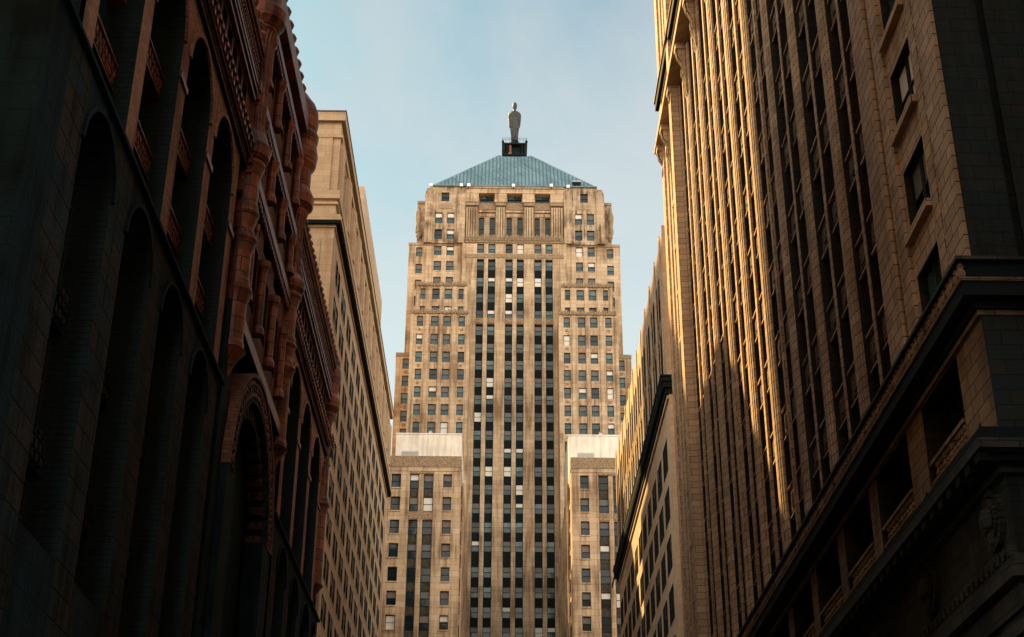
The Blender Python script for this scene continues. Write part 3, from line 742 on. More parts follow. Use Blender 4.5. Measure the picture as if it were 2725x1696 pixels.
# unseen tower added on the next block east to shade the facade opposite
B = thing('shade_tower', 'unseen tall plain limestone tower added behind the buff building on the left to cast shade', 'office building', (-60, 118, 0))
mb = MB(); x0, x1, y0, y1, h = -76, -45, 106, 129.5, 162
for q, n in (((x0, y0, x1, y0), (0, -1, 0)), ((x1, y0, x1, y1), (1, 0, 0)), ((x1, y1, x0, y1), (0, 1, 0)), ((x0, y1, x0, y0), (-1, 0, 0))):
    mb.poly([(q[0], q[1], 75.5), (q[2], q[3], 75.5), (q[2], q[3], h), (q[0], q[1], h)], 'cont', n)
mb.poly([(x0, y0, h), (x1, y0, h), (x1, y1, h), (x0, y1, h)], 'roofing', (0, 0, 1)); mb.build('wall', B)
W_ = []
for fr, a, b in ((FR('N', y0), x0, x1), (FR('L', x1), y0, y1)):
    s = a+1.5
    while s < b-2:
        for k in range(22): W_.append((fr, s, s+1.4, 78+k*3.7, 80.2+k*3.7, .01, ('g_dark', None, 0, 'g_black')))
        s += 3.1
windows(B, W_, 0)

B = thing('shade_block', 'unseen plain buff block added past the buff bank building on the left to cast shade', 'office building', (-40, 217, 0))  # out-of-view block added to shade the lower floors of the tan facade
mb = MB(); f1, f2 = FR('N', 196), FR('L', -20.5)
mb.hexa([(-54, 196, 0), (-20.5, 196, 0), (-20.5, 239, 0), (-54, 239, 0), (-54, 196, 106), (-20.5, 196, 106), (-20.5, 239, 106), (-54, 239, 106)], 'cont'); mb.build('wall', B)
mb = MB(); mb.hexa([(-54.4, 195.6, 106.01), (-20.1, 195.6, 106.01), (-20.1, 239.4, 106.01), (-54.4, 239.4, 106.01), (-54.4, 195.6, 107), (-20.1, 195.6, 107), (-20.1, 239.4, 107), (-54.4, 239.4, 107)], 'cont'); mb.build('coping', B)
W_ = []
for fr, a, b in ((f1, -54, -20.5), (f2, 196, 239)):
    q = a+1.6
    while q < b-2:
        for k in range(26): W_.append((fr, q, q+1.4, 8+k*3.7, 10.2+k*3.7, .01, ('g_dark', None, 0, 'g_black')))
        q += 3.1
windows(B, W_, 0)

B = thing('shade_tower', 'unseen slim buff tower added two blocks back on the left to cast shade', 'office building', (-71, 200, 0))  # out-of-view tower added to cut the sun on the right-hand facades
mb = MB(); x0, x1, y0, y1, h = -88, -55, 190, 211, 162
mb.hexa([(x0, y0, 0), (x1, y0, 0), (x1, y1, 0), (x0, y1, 0), (x0, y0, h), (x1, y0, h), (x1, y1, h), (x0, y1, h)], 'cont'); mb.build('wall', B)
W_ = []
for fr, a, b in ((FR('N', y0), x0, x1), (FR('L', x1), y0, y1)):
    q = a+1.6
    while q < b-2:
        for k in range(40): W_.append((fr, q, q+1.4, 8+k*3.8, 10.3+k*3.8, .01, ('g_dark', None, 0, 'g_black')))
        q += 3.1
windows(B, W_, 0)

# ================================================================== TAN BUILDING, RIGHT, FAR
B = thing('reserve_building', 'tan limestone block with ribbed upper floors and a heavy black cornice, right middle distance', 'office building', (30, 138, 0))
X0 = 13.8; fb = FR('R', X0); fn = FR('N', 110); Y0, Y1 = 110, 163.2
W_ = []; hs = []; rng = random.Random(21)
bays = [114.1+4.65*k for k in range(12)]
for c in bays:
    if c+2 > Y1: continue
    for k in range(12):
        zt = 47.6-4.1*k
        for a in (-1.5, -.42, .66):
            hs.append((c+a, c+a+.84, zt-2.75, zt)); W_.append((fb, c+a, c+a+.84, zt-2.75, zt, -.05, rstyle(rng, 'dark')))
    for z0, z1 in ((53.4, 57.4), (58.9, 63.0)):
        for a, b in ((c-1.25, c-.2), (c+.2, c+1.25)):
            hs.append((a, b, z0, z1)); W_.append((fb, a, b, z0, z1, -.05, rstyle(rng, 'dark')))
wallpart(B, 'street_wall', fb, Y0, Y1, 0, 65.9, hs, .5, 'fed', 40)
mb = MB(); mb.box(fn, X0, X0+.9, 0, 66.6, .003, .2, 'fed'); mb.cut(); mb.box(fn, X0+1.6, X0+4, 0, 49, .003, .15, 'fed'); mb.cut(); mb.box(fn, X0+1.6, X0+4, 52, 66.4, .003, .15, 'fed'); mb.build('corner_pilaster', B)
mb = MB()
for k in range(13):
    y = 111.5+4.65*k
    if y < Y1:
        mb.cut(); mb.box(fb, y-.32, y+.32, 51.8, 66.3, .003, .1, 'fed')
for c in bays:
    if c+2 < Y1: mb.cut(); mb.box(fb, c-1.5, c+1.5, 57.5, 58.8, .003, .06, 'lime_carved'); mb.box(fb, c-.2, c+.2, 53.4, 63.8, .003, .06, 'fed')
mb.build('rib', B)
mb = MB()
corner_course(mb, 51.5, 51.9, .6, 'n208d', Y0, Y1, X0, 40, 1); corner_course(mb, 51.0, 51.5, .48, 'n208d', Y0, Y1, X0, 40, 1); corner_course(mb, 50.5, 51.0, .28, 'n208d', Y0, Y1, X0, 40, 1)
corner_course(mb, 51.9, 52.05, .68, 'n208d', Y0, Y1, X0, 40, 1); corner_course(mb, 50.1, 50.4, .16, 'fed', Y0, Y1, X0, 40, 1)
for i in range(12): mb.box(fb, Y0+.4+i*4.8, Y0+1.0+i*4.8, 52.05, 52.5, .2, .62, 'n208d')
for i in range(80): mb.box(fb, Y0+.3+i*.72, Y0+.6+i*.72, 51.02, 51.48, .48, .57, 'n208d')
mb.build('cornice', B)
mb = MB()
for i in range(9): mb.cut(); mb.box(fn, X0+1.0, X0+3, 4+5.1*i, 5+5.1*i, .151, .2, 'fed')
mb.build('side_band', B)
windows(B, W_, 100)

# ================================================================== RIBBED BROWN BUILDING, RIGHT, NEAR
B = thing('ribbed_building', 'brown terracotta office building with tall ribs running up from an ornate belt cornice, near right', 'office building', (30, 64, 0))
X0 = 12.5; fb = FR('R', X0); fn = FR('N', 33.8); Y0, Y1 = 33.8, 95.0; ROOF = 86
W_ = []; hs = []; rng = random.Random(31)
ft = [30.0+3.67*k for k in range(-2, 9)]   # storeys          # window heads above the belt, up to z 63
piers = [46.15+5.08*k for k in range(9)]          # 46.15 .. 86.8
edges = [41.6+.0]+piers
# pavilion windows
for k, zt in enumerate(ft):
    for a, b in ((36.3, 38.5), (88.7, 90.7)):
        hs.append((a, b, zt-2.3, zt))
        st = ('g_dark', None, 0, 'g_dark')
        if a < 40: st = {2: ('b_white', None, 0, 'b_white'), 4: ('b_white', None, 0, 'g_dark'), 1: ('b_grey', None, 0, 'g_dark')}.get(k, ('g_teal', None, 0, 'g_dark'))  # pale panes paint the sky reflected in the near windows
        W_.append((fb, a, (a+b)/2-.05, zt-2.3, zt, -.3, st)); W_.append((fb, (a+b)/2+.05, b, zt-2.3, zt, -.3, st))
mb = MB()
for z0, z1 in ((21.2, 64.6), (69.3, ROOF)):
    pass
wallpart(B, 'near_pavilion', fb, Y0, 41.6, 20.4, ROOF, hs, .4, 'n208shade', 40, sides=False, rev='brick_shade')
wallpart(B, 'far_pavilion', fb, 87.6, Y1, 20.4, ROOF, hs, .4, 'n208', 40, rev='brick_shade')
mb = MB()
mb.poly([fb(41.6, 0, -1.0), fb(87.6, 0, -1.0), fb(87.6, ROOF, -1.0), fb(41.6, ROOF, -1.0)], 'blackm', fb.n)
mb.poly([fb(41.6, ROOF, -1.0), fb(87.6, ROOF, -1.0), fb(87.6, ROOF, -40), fb(41.6, ROOF, -40)], 'roofing', (0, 0, 1))
mb.poly([fb(Y0, 0, -40), fb(Y1, 0, -40), fb(Y1, ROOF, -40), fb(Y0, ROOF, -40)], 'n208', (1, 0, 0))
mb.build('core', B)
mb = MB()       # quoins and grooves of the pavilions
for s0, s1, d in ((Y0, 35.25, .12), (35.5, 36.1, .05), (38.75, 39.7, .12), (40.0, 41.6, .2)):
    mb.cut(); mb.box(fb, s0, s1, 20.42, ROOF-.1, .003, d, 'n208shade')
for s0, s1, d in ((86.3, 87.5, .55), (87.6, 88.2, .3), (91.3, 92.0, .12), (92.4, 93.2, .2), (93.7, Y1, .3)):
    mb.cut(); mb.box(fb, s0, s1, 20.42, ROOF-.1, .003, d, 'n208')
for zt in ft:
    for a, b in ((36.3, 38.5), (88.7, 90.7)):
        mb.cut(); mb.box(fb, a-.15, b+.15, zt-2.55, zt-2.302, -.02, .22, 'n208'); mb.box(fb, (a+b)/2-.05, (a+b)/2+.05, zt-2.3, zt, -.5, -.3, 'n208d')
mb.build('quoin', B)
# piers: each one a stepped rib
def pier(m, y):
    t_ = 'n208' if y > 58 else 'n208shade'  # piers outside the sun patch take the shade-darkened stone
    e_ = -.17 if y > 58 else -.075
    m.box(fb, y-.66, y+.66, 20.3, 64.4, -1.0, e_, 'brick_shade'); m.box(fb, y-.662, y+.662, 20.3, 64.4, e_, -.04, t_); m.box(fb, y-.46, y+.46, 20.3, 64.4, -.04, .02, t_); m.box(fb, y-.24, y+.24, 20.3, 64.4, .02, .06, t_)
parts(B, 'pier', [(fb(y, 40, 0), lambda m, y=y: pier(m, y)) for y in piers])
def mull(m, y):
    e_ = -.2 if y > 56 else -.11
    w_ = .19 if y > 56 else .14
    m.box(fb, y-w_, y+w_, 20.3, 64.0, -1.0, e_, 'brick_shade'); m.box(fb, y-w_-.002, y+w_+.002, 20.3, 64.0, e_, -.07, 'n208' if y > 56 else 'n208shade')
bay = list(zip([41.6-.62]+piers[:-1], piers))
parts(B, 'mullion', [(fb((a+b)/2, 40, 0), lambda m, y=(a+b)/2+(.31 if a < 42 else 0): mull(m, y)) for a, b in bay])
sp = []
for a, b in bay:
    c = (a+b)/2+(.31 if a < 42 else 0)
    for zt in ft:
        for s0, s1 in ((a+.66, c-.19), (c+.19, b-.66)):
            W_.append((fb, s0, s1, zt-2.25, zt, -.5, ('g_dark', None, 0, 'g_black') if rng.random() < .75 else ('g_teal', None, 0, 'g_dark')))
            def spf(m, s0=s0, s1=s1, zt=zt):
                t_ = 'n208' if s0 > 58 else 'n208c'  # slabs outside the sun patch take a darker material for shade
                m.box(fb, s0, s1, zt-3.67+.0, zt-2.25, -1.0, -.28, t_); m.box(fb, s0, s1, zt-2.33, zt-2.25, -.28, -.17, 'n208'); m.box(fb, s0, s1, zt-3.66, zt-3.58, -.28, -.2, 'n208')
                m.box(fb, s0+.15, s1-.15, zt-3.38, zt-2.58, -.28, -.25, 'n208c'); m.box(fb, (s0+s1)/2-.3, (s0+s1)/2+.3, zt-3.25, zt-2.7, -.25, -.21, 'n208c')
            sp.append((fb((s0+s1)/2, zt-3, 0), spf))
parts(B, 'spandrel', sp)
# brackets, balcony band, upper storeys
def bracket(m, y):
    prof = [(.07, 60.2), (.16, 60.5), (.2, 60.9), (.14, 61.3), (.24, 61.6), (.38, 61.95), (.36, 62.4), (.26, 62.7), (.42, 63.0), (.62, 63.35), (.68, 63.8), (.66, 64.4), (.07, 64.4)]
    for w, k, mt in ((.2, 1, 'n208c'), (.34, .8, 'n208')):
        P1 = [fb(y-w, z, .07+(d-.07)*k) for d, z in prof]; P2 = [fb(y+w, z, .07+(d-.07)*k) for d, z in prof]
        m.poly(P1, mt, (0, -1, 0)); m.poly(P2, mt, (0, 1, 0))
        for i in range(len(prof)-1): m.poly([P1[i], P1[i+1], P2[i+1], P2[i]], mt, (-1, 0, -.3))
    m.box(fb, y-.42, y+.42, 63.95, 64.42, .08, .72, 'n208')
parts(B, 'bracket', [(fb(y, 63, 0), lambda m, y=y: bracket(m, y)) for y in piers+[Y1-.6, 41.0, 38.6, 34.6, 91.6]])
mb = MB()
mb.box(fb, Y0, Y1+.4, 64.45, 64.8, -1.0, .8, 'n208'); mb.box(fb, Y0, Y1+.3, 64.8, 65.1, -.9, .65, 'n208')
for i in range(150):
    y = Y0+.2+i*.405; mb.box(fb, y, y+.2, 65.1, 65.6, .4, .55, 'n208c')
mb.box(fb, Y0, Y1+.3, 65.6, 65.78, .35, .65, 'n208')
mb.build('balcony_band', B)
it = []
for y in piers[:-1]+[44.0]:
    pass
st = sorted(set([round(p, 2) for p in piers]+[round((a+b)/2, 2) for a, b in bay]))
for i, y in enumerate(st):
    w = .5 if any(abs(y-p) < .05 for p in piers) else .28
    it.append((fb(y, 70, 0), lambda m, y=y, w=w: (m.box(fb, y-w, y+w, 65.0, 68.2, -1, -.1, 'n208'), m.box(fb, y-w, y+w, 69.25, 79.5, -1, -.1, 'n208'), m.box(fb, y-w*.5, y+w*.5, 69.25, 79.5, -.1, .05, 'n208'))))
parts(B, 'upper_pier', it)
for a, b in bay:
    c = (a+b)/2
    for s0, s1 in ((a+.5, c-.28), (c+.28, b-.5)):
        for z0, z1 in ((65.9, 68.1), (70.2, 73.0), (74.4, 77.2)):
            W_.append((fb, s0, s1, z0, z1, -.85, ('g_dark', None, 0, 'g_black')))
mb = MB()
mb.box(fb, 41.6, 87.6, 73.0, 74.4, -.99, -.4, 'n208'); mb.cut(); mb.box(fb, 41.6, 87.6, 77.2, 80, -.99, -.3, 'n208'); mb.cut(); mb.box(fb, 41.6, 87.6, 69.3, 70.2, -.99, -.4, 'n208'); mb.cut()
mb.box(fb, 41.6, 87.6, 80, ROOF, -.99, 0, 'n208')
mb.build('upper_spandrel', B)
mb = MB(); mb.box(fb, Y0-.3, Y1+.45, 68.55, 69.25, -1, .55, 'n208d'); mb.box(fb, Y0-.2, Y1+.3, 68.2, 68.55, -1, .3, 'n208'); mb.box(fb, Y0-.3, Y1+.5, 69.25, 69.4, -1, .65, 'n208'); mb.build('string_cornice', B)
# belt cornice with running ornament
mb = MB(); D = .6
def wrapR(m, z0, z1, d, mt, ya=Y0, yb=Y1): corner_course(m, z0, z1, d, mt, ya, yb, X0, 40, 1)
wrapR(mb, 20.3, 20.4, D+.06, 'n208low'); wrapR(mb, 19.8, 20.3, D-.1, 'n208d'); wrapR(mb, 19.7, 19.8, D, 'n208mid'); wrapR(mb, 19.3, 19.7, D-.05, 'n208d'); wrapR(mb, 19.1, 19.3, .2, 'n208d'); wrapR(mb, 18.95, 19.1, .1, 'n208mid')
n = 170
for i in range(n):
    y = Y0-.6+i*(Y1-Y0+.6)/n; w = .25
    mb.lathe(tuple(fb(y+.12, 19.78, D-.08)), [(.03, 0), (.1, .08), (.13, .2), (.06, .3), (.11, .38), (.03, .46)], 'n208mid', 6)
    if i % 2: mb.box(fb, y-.06, y+.02, 19.8, 20.2, D-.12, D-.02, 'n208mid')
mb.build('belt_cornice', B)
# lower storey
HS = []
low_p = [(Y0, 36.1), (39.8, 41.6)]+[(p-.55, p+.55) for p in piers]+[(92.2, Y1)]
wid = []
for (a0, a1), (b0, b1) in zip(low_p, low_p[1:]):
    HS.append((a1, b0, 16.45, 18.9))
mb = MB(); skin(mb, fb, Y0, Y1, 14.56, 20.4, HS, .8, 'n208mid', 0, 'brick_shade'); skin(mb, fb, Y0, Y1, 0, 14.56, [(a, b, 0.5, 10.2) for (a, b, _, _) in HS], .8, 'n208low', 0)
mb.build('base_wall', B)
for a, b, z0, z1 in HS:
    m_ = (a+b)/2
    for s0, s1 in ((a, m_-.1), (m_+.1, b)): W_.append((fb, s0, s1, z0, z1, -.75, ('g_black', None, 0, 'g_black')))
it = []
def balu(m, a, b):
    m.box(fb, a+.15, b-.15, 17.0, 17.12, -.3, .02, 'n208mid'); m.box(fb, a+.15, b-.15, 16.42, 16.5, -.3, .02, 'n208mid')
    k = int((b-a-.3)/.34)
    for i in range(k):
        c = fb(a+.3+i*.34, 16.5, -.1); m.lathe((c.x, c.y, c.z), [(.05, 0), (.13, .12), (.06, .26), (.12, .4), (.05, .5)], 'n208mid', 7)
for a, b, z0, z1 in HS: it.append((fb((a+b)/2, 16.7, 0), lambda m, a=a, b=b: balu(m, a, b)))
parts(B, 'balustrade', it)
mb = MB()
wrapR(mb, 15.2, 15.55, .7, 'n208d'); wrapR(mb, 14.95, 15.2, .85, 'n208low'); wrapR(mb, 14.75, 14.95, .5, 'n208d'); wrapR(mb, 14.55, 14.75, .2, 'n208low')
for i in range(75):
    y = Y0-.6+i*.83; mb.box(fb, y, y+.4, 14.7, 14.94, .5, .8, 'n208d')
    p = fb(y+.2, 15.55, .6)
    if i % 6 == 0: mb.lathe((p.x, p.y, p.z), [(.05, 0), (.07, .06), (.03, .12), (.02, .2)], 'n208d', 6)
mb.build('lower_cornice', B)
mb = MB()
wrapR(mb, 11.2, 11.75, .12, 'n208low'); mb.cut(); wrapR(mb, 10.6, 10.9, .22, 'n208low'); mb.cut(); wrapR(mb, 12.25, 12.5, .16, 'n208low'); wrapR(mb, 11.9, 12.25, .3, 'n208low')
for i in range(140): mb.box(fb, Y0+i*.436, Y0+.2+i*.436, 12.5, 12.75, .003, .2, 'n208low')
mb.build('lintel_band', B)
it = []
def medal(m, y):
    c = fb(y, 13.75, 0)
    for (rr_, wd, dd) in ((.78, .16, .16), (.55, .12, .22)):
        n = 26
        for i in range(n):
            a0, a1 = 2*math.pi*i/n, 2*math.pi*(i+.82)/n
            pts = [(rr_*math.cos(a0), rr_*math.sin(a0)), (rr_*math.cos(a1), rr_*math.sin(a1)), ((rr_-wd)*math.cos(a1), (rr_-wd)*math.sin(a1)), ((rr_-wd)*math.cos(a0), (rr_-wd)*math.sin(a0))]
            m.hexa([fb(y+p, 13.75+q, .003) for p, q in pts]+[fb(y+p, 13.75+q, dd) for p, q in pts], 'n208low')
    for z, r, d in ((13.3, .28, .22), (13.75, .34, .34), (14.05, .26, .2)):
        p = fb(y, z-r, d-.12); m.lathe((p.x, p.y, p.z), [(.05, 0), (r*.8, r*.4), (r, r), (r*.8, r*1.6), (.05, 2*r)], 'n208low', 12, .6, 1)
for k in range(10): it.append((fb(34.95+6*k, 13.8, 0), lambda m, y=34.95+6*k: medal(m, y)))
parts(B, 'medallion', it)
# north return on the side street
wn_ = [(16.5+4.6*k, 18.3+4.6*k) for k in range(7)]
hs = []
for a, b in wn_:
    for zt in ft+[18.6]: hs.append((a, b, zt-2.3, zt)); W_.append((fn, a, b, zt-2.3, zt, -.45, ('g_black', None, 0, 'g_black')))
mb = MB(); skin(mb, fn, X0, X0+40, 0, ROOF, hs, .5, 'return_shade'); mb.poly([fn(X0, 0, -.55), fn(X0+40, 0, -.55), fn(X0+40, ROOF, -.55), fn(X0, ROOF, -.55)], 'blackm', fn.n)
mb.build('side_wall', B); mb = MB()
for s0, s1, d in ((X0, X0+1.2, .14), (X0+1.45, X0+2.6, .08), (X0+6.6, X0+8.0, .12)): mb.cut(); mb.box(fn, s0, s1, 20.42, ROOF, .003, d, 'return_shade'); mb.cut(); mb.box(fn, s0, s1, 15.6, 18.9, .003, d, 'return_shade')
mb.build('side_pilaster', B)
windows(B, W_, 100)

# ================================================================== DARK RED ARCADED BUILDING, LEFT, NEAR
B = thing('arcaded_building', 'dark red terracotta building with arcades, round turrets and beaded roof crest, near left', 'office building', (-30, 63, 0))
X0 = -12.0; fb = FR('L', X0); fn = FR('N', 31.0); Y0, Y1 = 31.0, 95.0
W_ = []; rng = random.Random(41)
P0 = 33.8; PS = 5.4
pcs = [P0+PS*k for k in range(5)]+[75.1+PS*k for k in range(4)]+[94.2]      # pier centres: 33.8 .. 55.4 | 75.1 .. 91.3
def arch_bay(m, s0, s1, z0, zs, z1, depth, mt, d=0, seg=14, edge=True):
    """wall around one round-headed opening: opening s0..s1 from z0, springing zs, cut in a wall up to z1"""
    c, r = (s0+s1)/2, (s1-s0)/2; pts = []
    for i in range(seg+1):
        a = math.pi*(1-i/seg); pts.append((c+r*math.cos(a), zs+r*math.sin(a)))
    for p, q in zip(pts, pts[1:]):
        m.poly([fb(p[0], p[1], d), fb(q[0], q[1], d), fb(q[0], z1, d), fb(p[0], z1, d)], mt, fb.n)
        mid = ((p[0]+q[0])/2-c, (p[1]+q[1])/2-zs); es = Vector((0, -mid[0], -mid[1]))
        m.poly([fb(p[0], p[1], d), fb(q[0], q[1], d), fb(q[0], q[1], d-depth), fb(p[0], p[1], d-depth)], 'brick_rook', es)
        if edge:
            k0, k1 = 1.0, 1.09
            def sc(t, k): return (c+(t[0]-c)*k, zs+(t[1]-zs)*k)
            a_, b_, e_, f_ = sc(p, k0), sc(q, k0), sc(q, k1), sc(p, k1)
            m.hexa([fb(*a_, d+.002), fb(*b_, d+.002), fb(*e_, d+.002), fb(*f_, d+.002), fb(*a_, d+.1), fb(*b_, d+.1), fb(*e_, d+.1), fb(*f_, d+.1)], mt)
    m.poly([fb(s0, z0, d), fb(s0, zs, d), fb(s0, zs, d-depth), fb(s0, z0, d-depth)], 'brick_rook', (0, 1, 0))
    m.poly([fb(s1, z0, d), fb(s1, zs, d), fb(s1, zs, d-depth), fb(s1, z0, d-depth)], 'brick_rook', (0, -1, 0))
    m.poly([fb(s0, z0, d), fb(s1, z0, d), fb(s1, z0, d-depth), fb(s0, z0, d-depth)], mt, (0, 0, 1))
mb = MB(); mb.poly([fb(Y0, 0, -1.35), fb(Y1, 0, -1.35), fb(Y1, 45, -1.35), fb(Y0, 45, -1.35)], 'rookdark', fb.n)
mb.poly([fb(Y0, 45, 0), fb(Y1, 45, 0), fb(Y1, 45, -40), fb(Y0, 45, -40)], 'roofing', (0, 0, 1))
mb.poly([(X0, Y1, 0), (X0, Y1, 45), (X0-40, Y1, 45), (X0-40, Y1, 0)], 'rook', (0, 1, 0)); mb.poly([(X0-40, Y0, 0), (X0-40, Y1, 0), (X0-40, Y1, 45), (X0-40, Y0, 45)], 'rook', (-1, 0, 0))
mb.build('core', B)
spans = list(zip(pcs, pcs[1:]))
sills = []; latt = []
for a, b in spans:
    central = a < 60 and b > 70
    if central: continue
    last = b > 94
    hw = .56
    s0, s1 = a+hw, (b-hw if not last else b-.75)
    # upper arcade
    zs = 37.6-(s1-s0)/2
    mb = MB(); arch_bay(mb, s0, s1, 27.3, zs, 38.1, 1.25, 'rook_pier')
    mb.build('arch', B)
    for zf, zt in ((27.35, 29.4), (30.2, 32.9), (33.7, 36.6)):
        m_ = (s0+s1)/2
        for q0, q1 in ((s0, m_-.14), (m_+.14, s1)):
            if zt > 36 : q0, q1 = (max(q0, s0+.55), q1) if q0 < m_-1 else (q0, min(q1, s1-.55)); zt2 = 36.0
            else: zt2 = zt
            W_.append((fb, q0, q1, zf, zt2, -1.2, ('g_dark', None, 0, 'g_black')))
    for zz in (29.75, 33.25):
        def lf(m, s0=s0, s1=s1, zz=zz):
            m.box(fb, s0, s1, zz-.42, zz+.42, -1.3, -.72, 'rook')
            k = int((s1-s0)/.36)
            for i in range(k):
                for j in range(2):
                    q = s0+.06+i*(s1-s0)/k+(.18 if j else 0); m.box(fb, q, min(q+.2, s1), zz-.34+j*.36, zz-.04+j*.36, -.72, -.6, 'rookc')
            m.box(fb, s0, s1, zz+.42, zz+.5, -1.3, -.55, 'rookp'); m.box(fb, s0, s1, zz-.5, zz-.42, -1.3, -.6, 'rookp')
        latt.append((fb((s0+s1)/2, zz, 0), lf))
    def mf(m, c=(s0+s1)/2): m.box(fb, c-.13, c+.13, 27.3, 37.5, -1.3, -.8, 'rook')
    latt.append((fb((s0+s1)/2, 32, 0), mf))
    # lower arcade
    hw2 = .95; t0, t1 = a+hw2, (b-hw2 if not last else b-.75); zs2 = 26.6-(t1-t0)/2
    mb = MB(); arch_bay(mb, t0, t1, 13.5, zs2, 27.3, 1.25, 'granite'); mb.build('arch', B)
    for zf, zt in ((13.6, 15.8), (17.2, 20.2), (21.6, 24.6)):
        m_ = (t0+t1)/2
        for q0, q1 in ((t0, m_-.14), (m_+.14, t1)): W_.append((fb, q0, q1, zf, min(zt, 24.6), -1.2, ('g_dark', None, 0, 'g_black')))
    for zz in (16.5, 20.9):
        def lf2(m, s0=t0, s1=t1, zz=zz):
            m.box(fb, s0, s1, zz-.6, zz+.6, -1.3, -.8, 'granite')
            for i in range(int((s1-s0)/.4)):
                for j in range(3): q = s0+.05+i*.4+(.2 if j % 2 else 0); m.box(fb, q, min(q+.2, s1), zz-.5+j*.34, zz-.25+j*.34, -.8, -.66, 'granite_red')
        latt.append((fb((t0+t1)/2, zz, 0), lf2))
parts(B, 'arch_spandrel', latt)
# piers (wall between the openings)
def rpier(m, c, last=False):
    w = .56 if not last else .75
    m.poly([fb(c-w, 27.3, 0), fb(c+(w if not last else .8), 27.3, 0), fb(c+(w if not last else .8), 38.1, 0), fb(c-w, 38.1, 0)], 'rook_pier', fb.n)
    w2 = .95 if not last else .75
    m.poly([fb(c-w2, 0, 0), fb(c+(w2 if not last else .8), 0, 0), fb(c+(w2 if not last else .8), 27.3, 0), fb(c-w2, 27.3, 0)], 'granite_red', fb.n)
    for z0, z1 in ((0, 13.5),):
        pass
    m.box(fb, c-w-.04, c+w+.04, 33.8, 34.05, .003, .09, 'rookp')
parts(B, 'pier', [(fb(c, 30, 0), lambda m, c=c: rpier(m, c, c > 94)) for c in pcs])
mb = MB()
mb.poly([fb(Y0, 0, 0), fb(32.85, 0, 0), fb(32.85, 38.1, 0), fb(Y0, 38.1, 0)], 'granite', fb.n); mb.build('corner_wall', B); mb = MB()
for a, b in spans:
    if not (a < 60 and b > 70): mb.cut(); mb.box(fb, a+.9, b-.9, 0, 13.5, -1.3, -.01, 'granite')
for z0, z1, d in ((27.15, 27.3, .18), (38.1, 38.2, .16)):
    for s0, s1 in ((Y0, 57.0), (73.0, Y1)): mb.cut(); mb.box(fb, s0, s1, z0, z1, .003, d, 'granite')
mb.build('string_course', B)
# corbelled frieze, dentils, attic windows
for s0, s1 in ((Y0, 57.0), (73.0, Y1)):
    mb = MB(); hs = []; s = s0+.9
    while s+1.5 < s1:
        hs.append((s, s+.98, 39.9, 41.7)); W_.append((fb, s, s+.98, 39.9, 41.7, -.6, ('g_dark', None, 0, 'g_black'))); s += 1.35
    skin(mb, fb, s0, s1, 38.1, 45, hs, .7, 'rook', 0, 'brick_rook')
    mb.poly([fb(s0, 37.3, -.75), fb(s1, 37.3, -.75), fb(s1, 45, -.75), fb(s0, 45, -.75)], 'rookdark', fb.n)
    for k in range(3): mb.box(fb, s0, s1, 38.25+.2*k, 38.38+.2*k, .002, .04+.04*k, 'rook')
    mb.build('frieze_wall', B)
    mb = MB(); s = s0+.1
    while s < s1-.3:
        mb.box(fb, s, s+.26, 38.95, 39.3, .15, .34, 'rookp'); s += .6
    s = s0+.3
    while s < s1-.3:
        mb.box(fb, s, s+.2, 39.32, 39.5, .2, .42, 'rookp'); s += .6
    mb.box(fb, s0, s1, 39.51, 39.62, .002, .4, 'rook'); mb.box(fb, s0, s1, 38.8, 38.94, .002, .25, 'rook')
    mb.box(fb, s0, s1, 41.9, 42.1, .002, .22, 'rookp'); mb.box(fb, s0, s1, 42.3, 42.45, .002, .3, 'rookp'); mb.build('dentil_course', B)
    mb = MB(); s = s0; k = 0      # woven ornament band
    while s < s1-.3:
        for j in range(3):
            q = s+(.14 if j % 2 else 0); z = 43.0+.4*j
            mb.hexa([fb(q, z, .1), fb(q+.2, z+.08, .1), fb(q+.2, z+.3, .1), fb(q, z+.22, .1), fb(q, z, .3), fb(q+.2, z+.08, .3), fb(q+.2, z+.3, .3), fb(q, z+.22, .3)], 'rookc')
        s += .3; k += 1
    mb.box(fb, s0, s1, 42.7, 42.92, .002, .3, 'rookp'); mb.box(fb, s0, s1, 44.25, 44.5, .002, .35, 'rook'); mb.box(fb, s0, s1, 44.5, 44.95, -.5, .45, 'rook'); mb.box(fb, s0, s1, 44.95, 45.2, -.5, .3, 'rook')
    mb.build('woven_band', B)
    mb = MB(); s = s0+.4
    while s < s1-.2:
        p = fb(s, 45.2, .25); mb.lathe((p.x, p.y, p.z), [(.08, 0), (.22, .1), (.28, .27), (.22, .44), (.06, .55)], 'rookp', 8); s += .84
    mb.build('beaded_crest', B)
# central bay: two round turrets, great entrance arch, taller crest
TA, TB = 57.9, 71.8
mb = MB()
cwn = [(59.8, 62.2), (63.4, 65.9), (67.1, 69.6)]; hs = []
for z0, z1 in ((33.2, 36.5), (37.4, 39.4), (41.0, 43.2), (45.6, 47.9)):
    for a, b in cwn: hs.append((a, b, z0, z1)); W_.append((fb, a, b, z0, z1, -.75+.6, ('g_dark', None, 0, 'g_black')))
C0, C1 = 57.0, 73.0
skin(mb, fb, C0, C1, 31.4, 50.6, hs, .7, 'rook', .05, 'brick_rook')
mb.poly([fb(C0, 0, -.75), fb(C1, 0, -.75), fb(C1, 50, -.75), fb(C0, 50, -.75)], 'rookdark', fb.n)
mb.poly([fb(C0, 37, .05), fb(C0, 50.6, .05), fb(C0, 50.6, -8), fb(C0, 37, -8)], 'rook', (0, -1, 0)); mb.poly([fb(C1, 37, .05), fb(C1, 50.6, .05), fb(C1, 50.6, -8), fb(C1, 37, -8)], 'rook', (0, 1, 0))
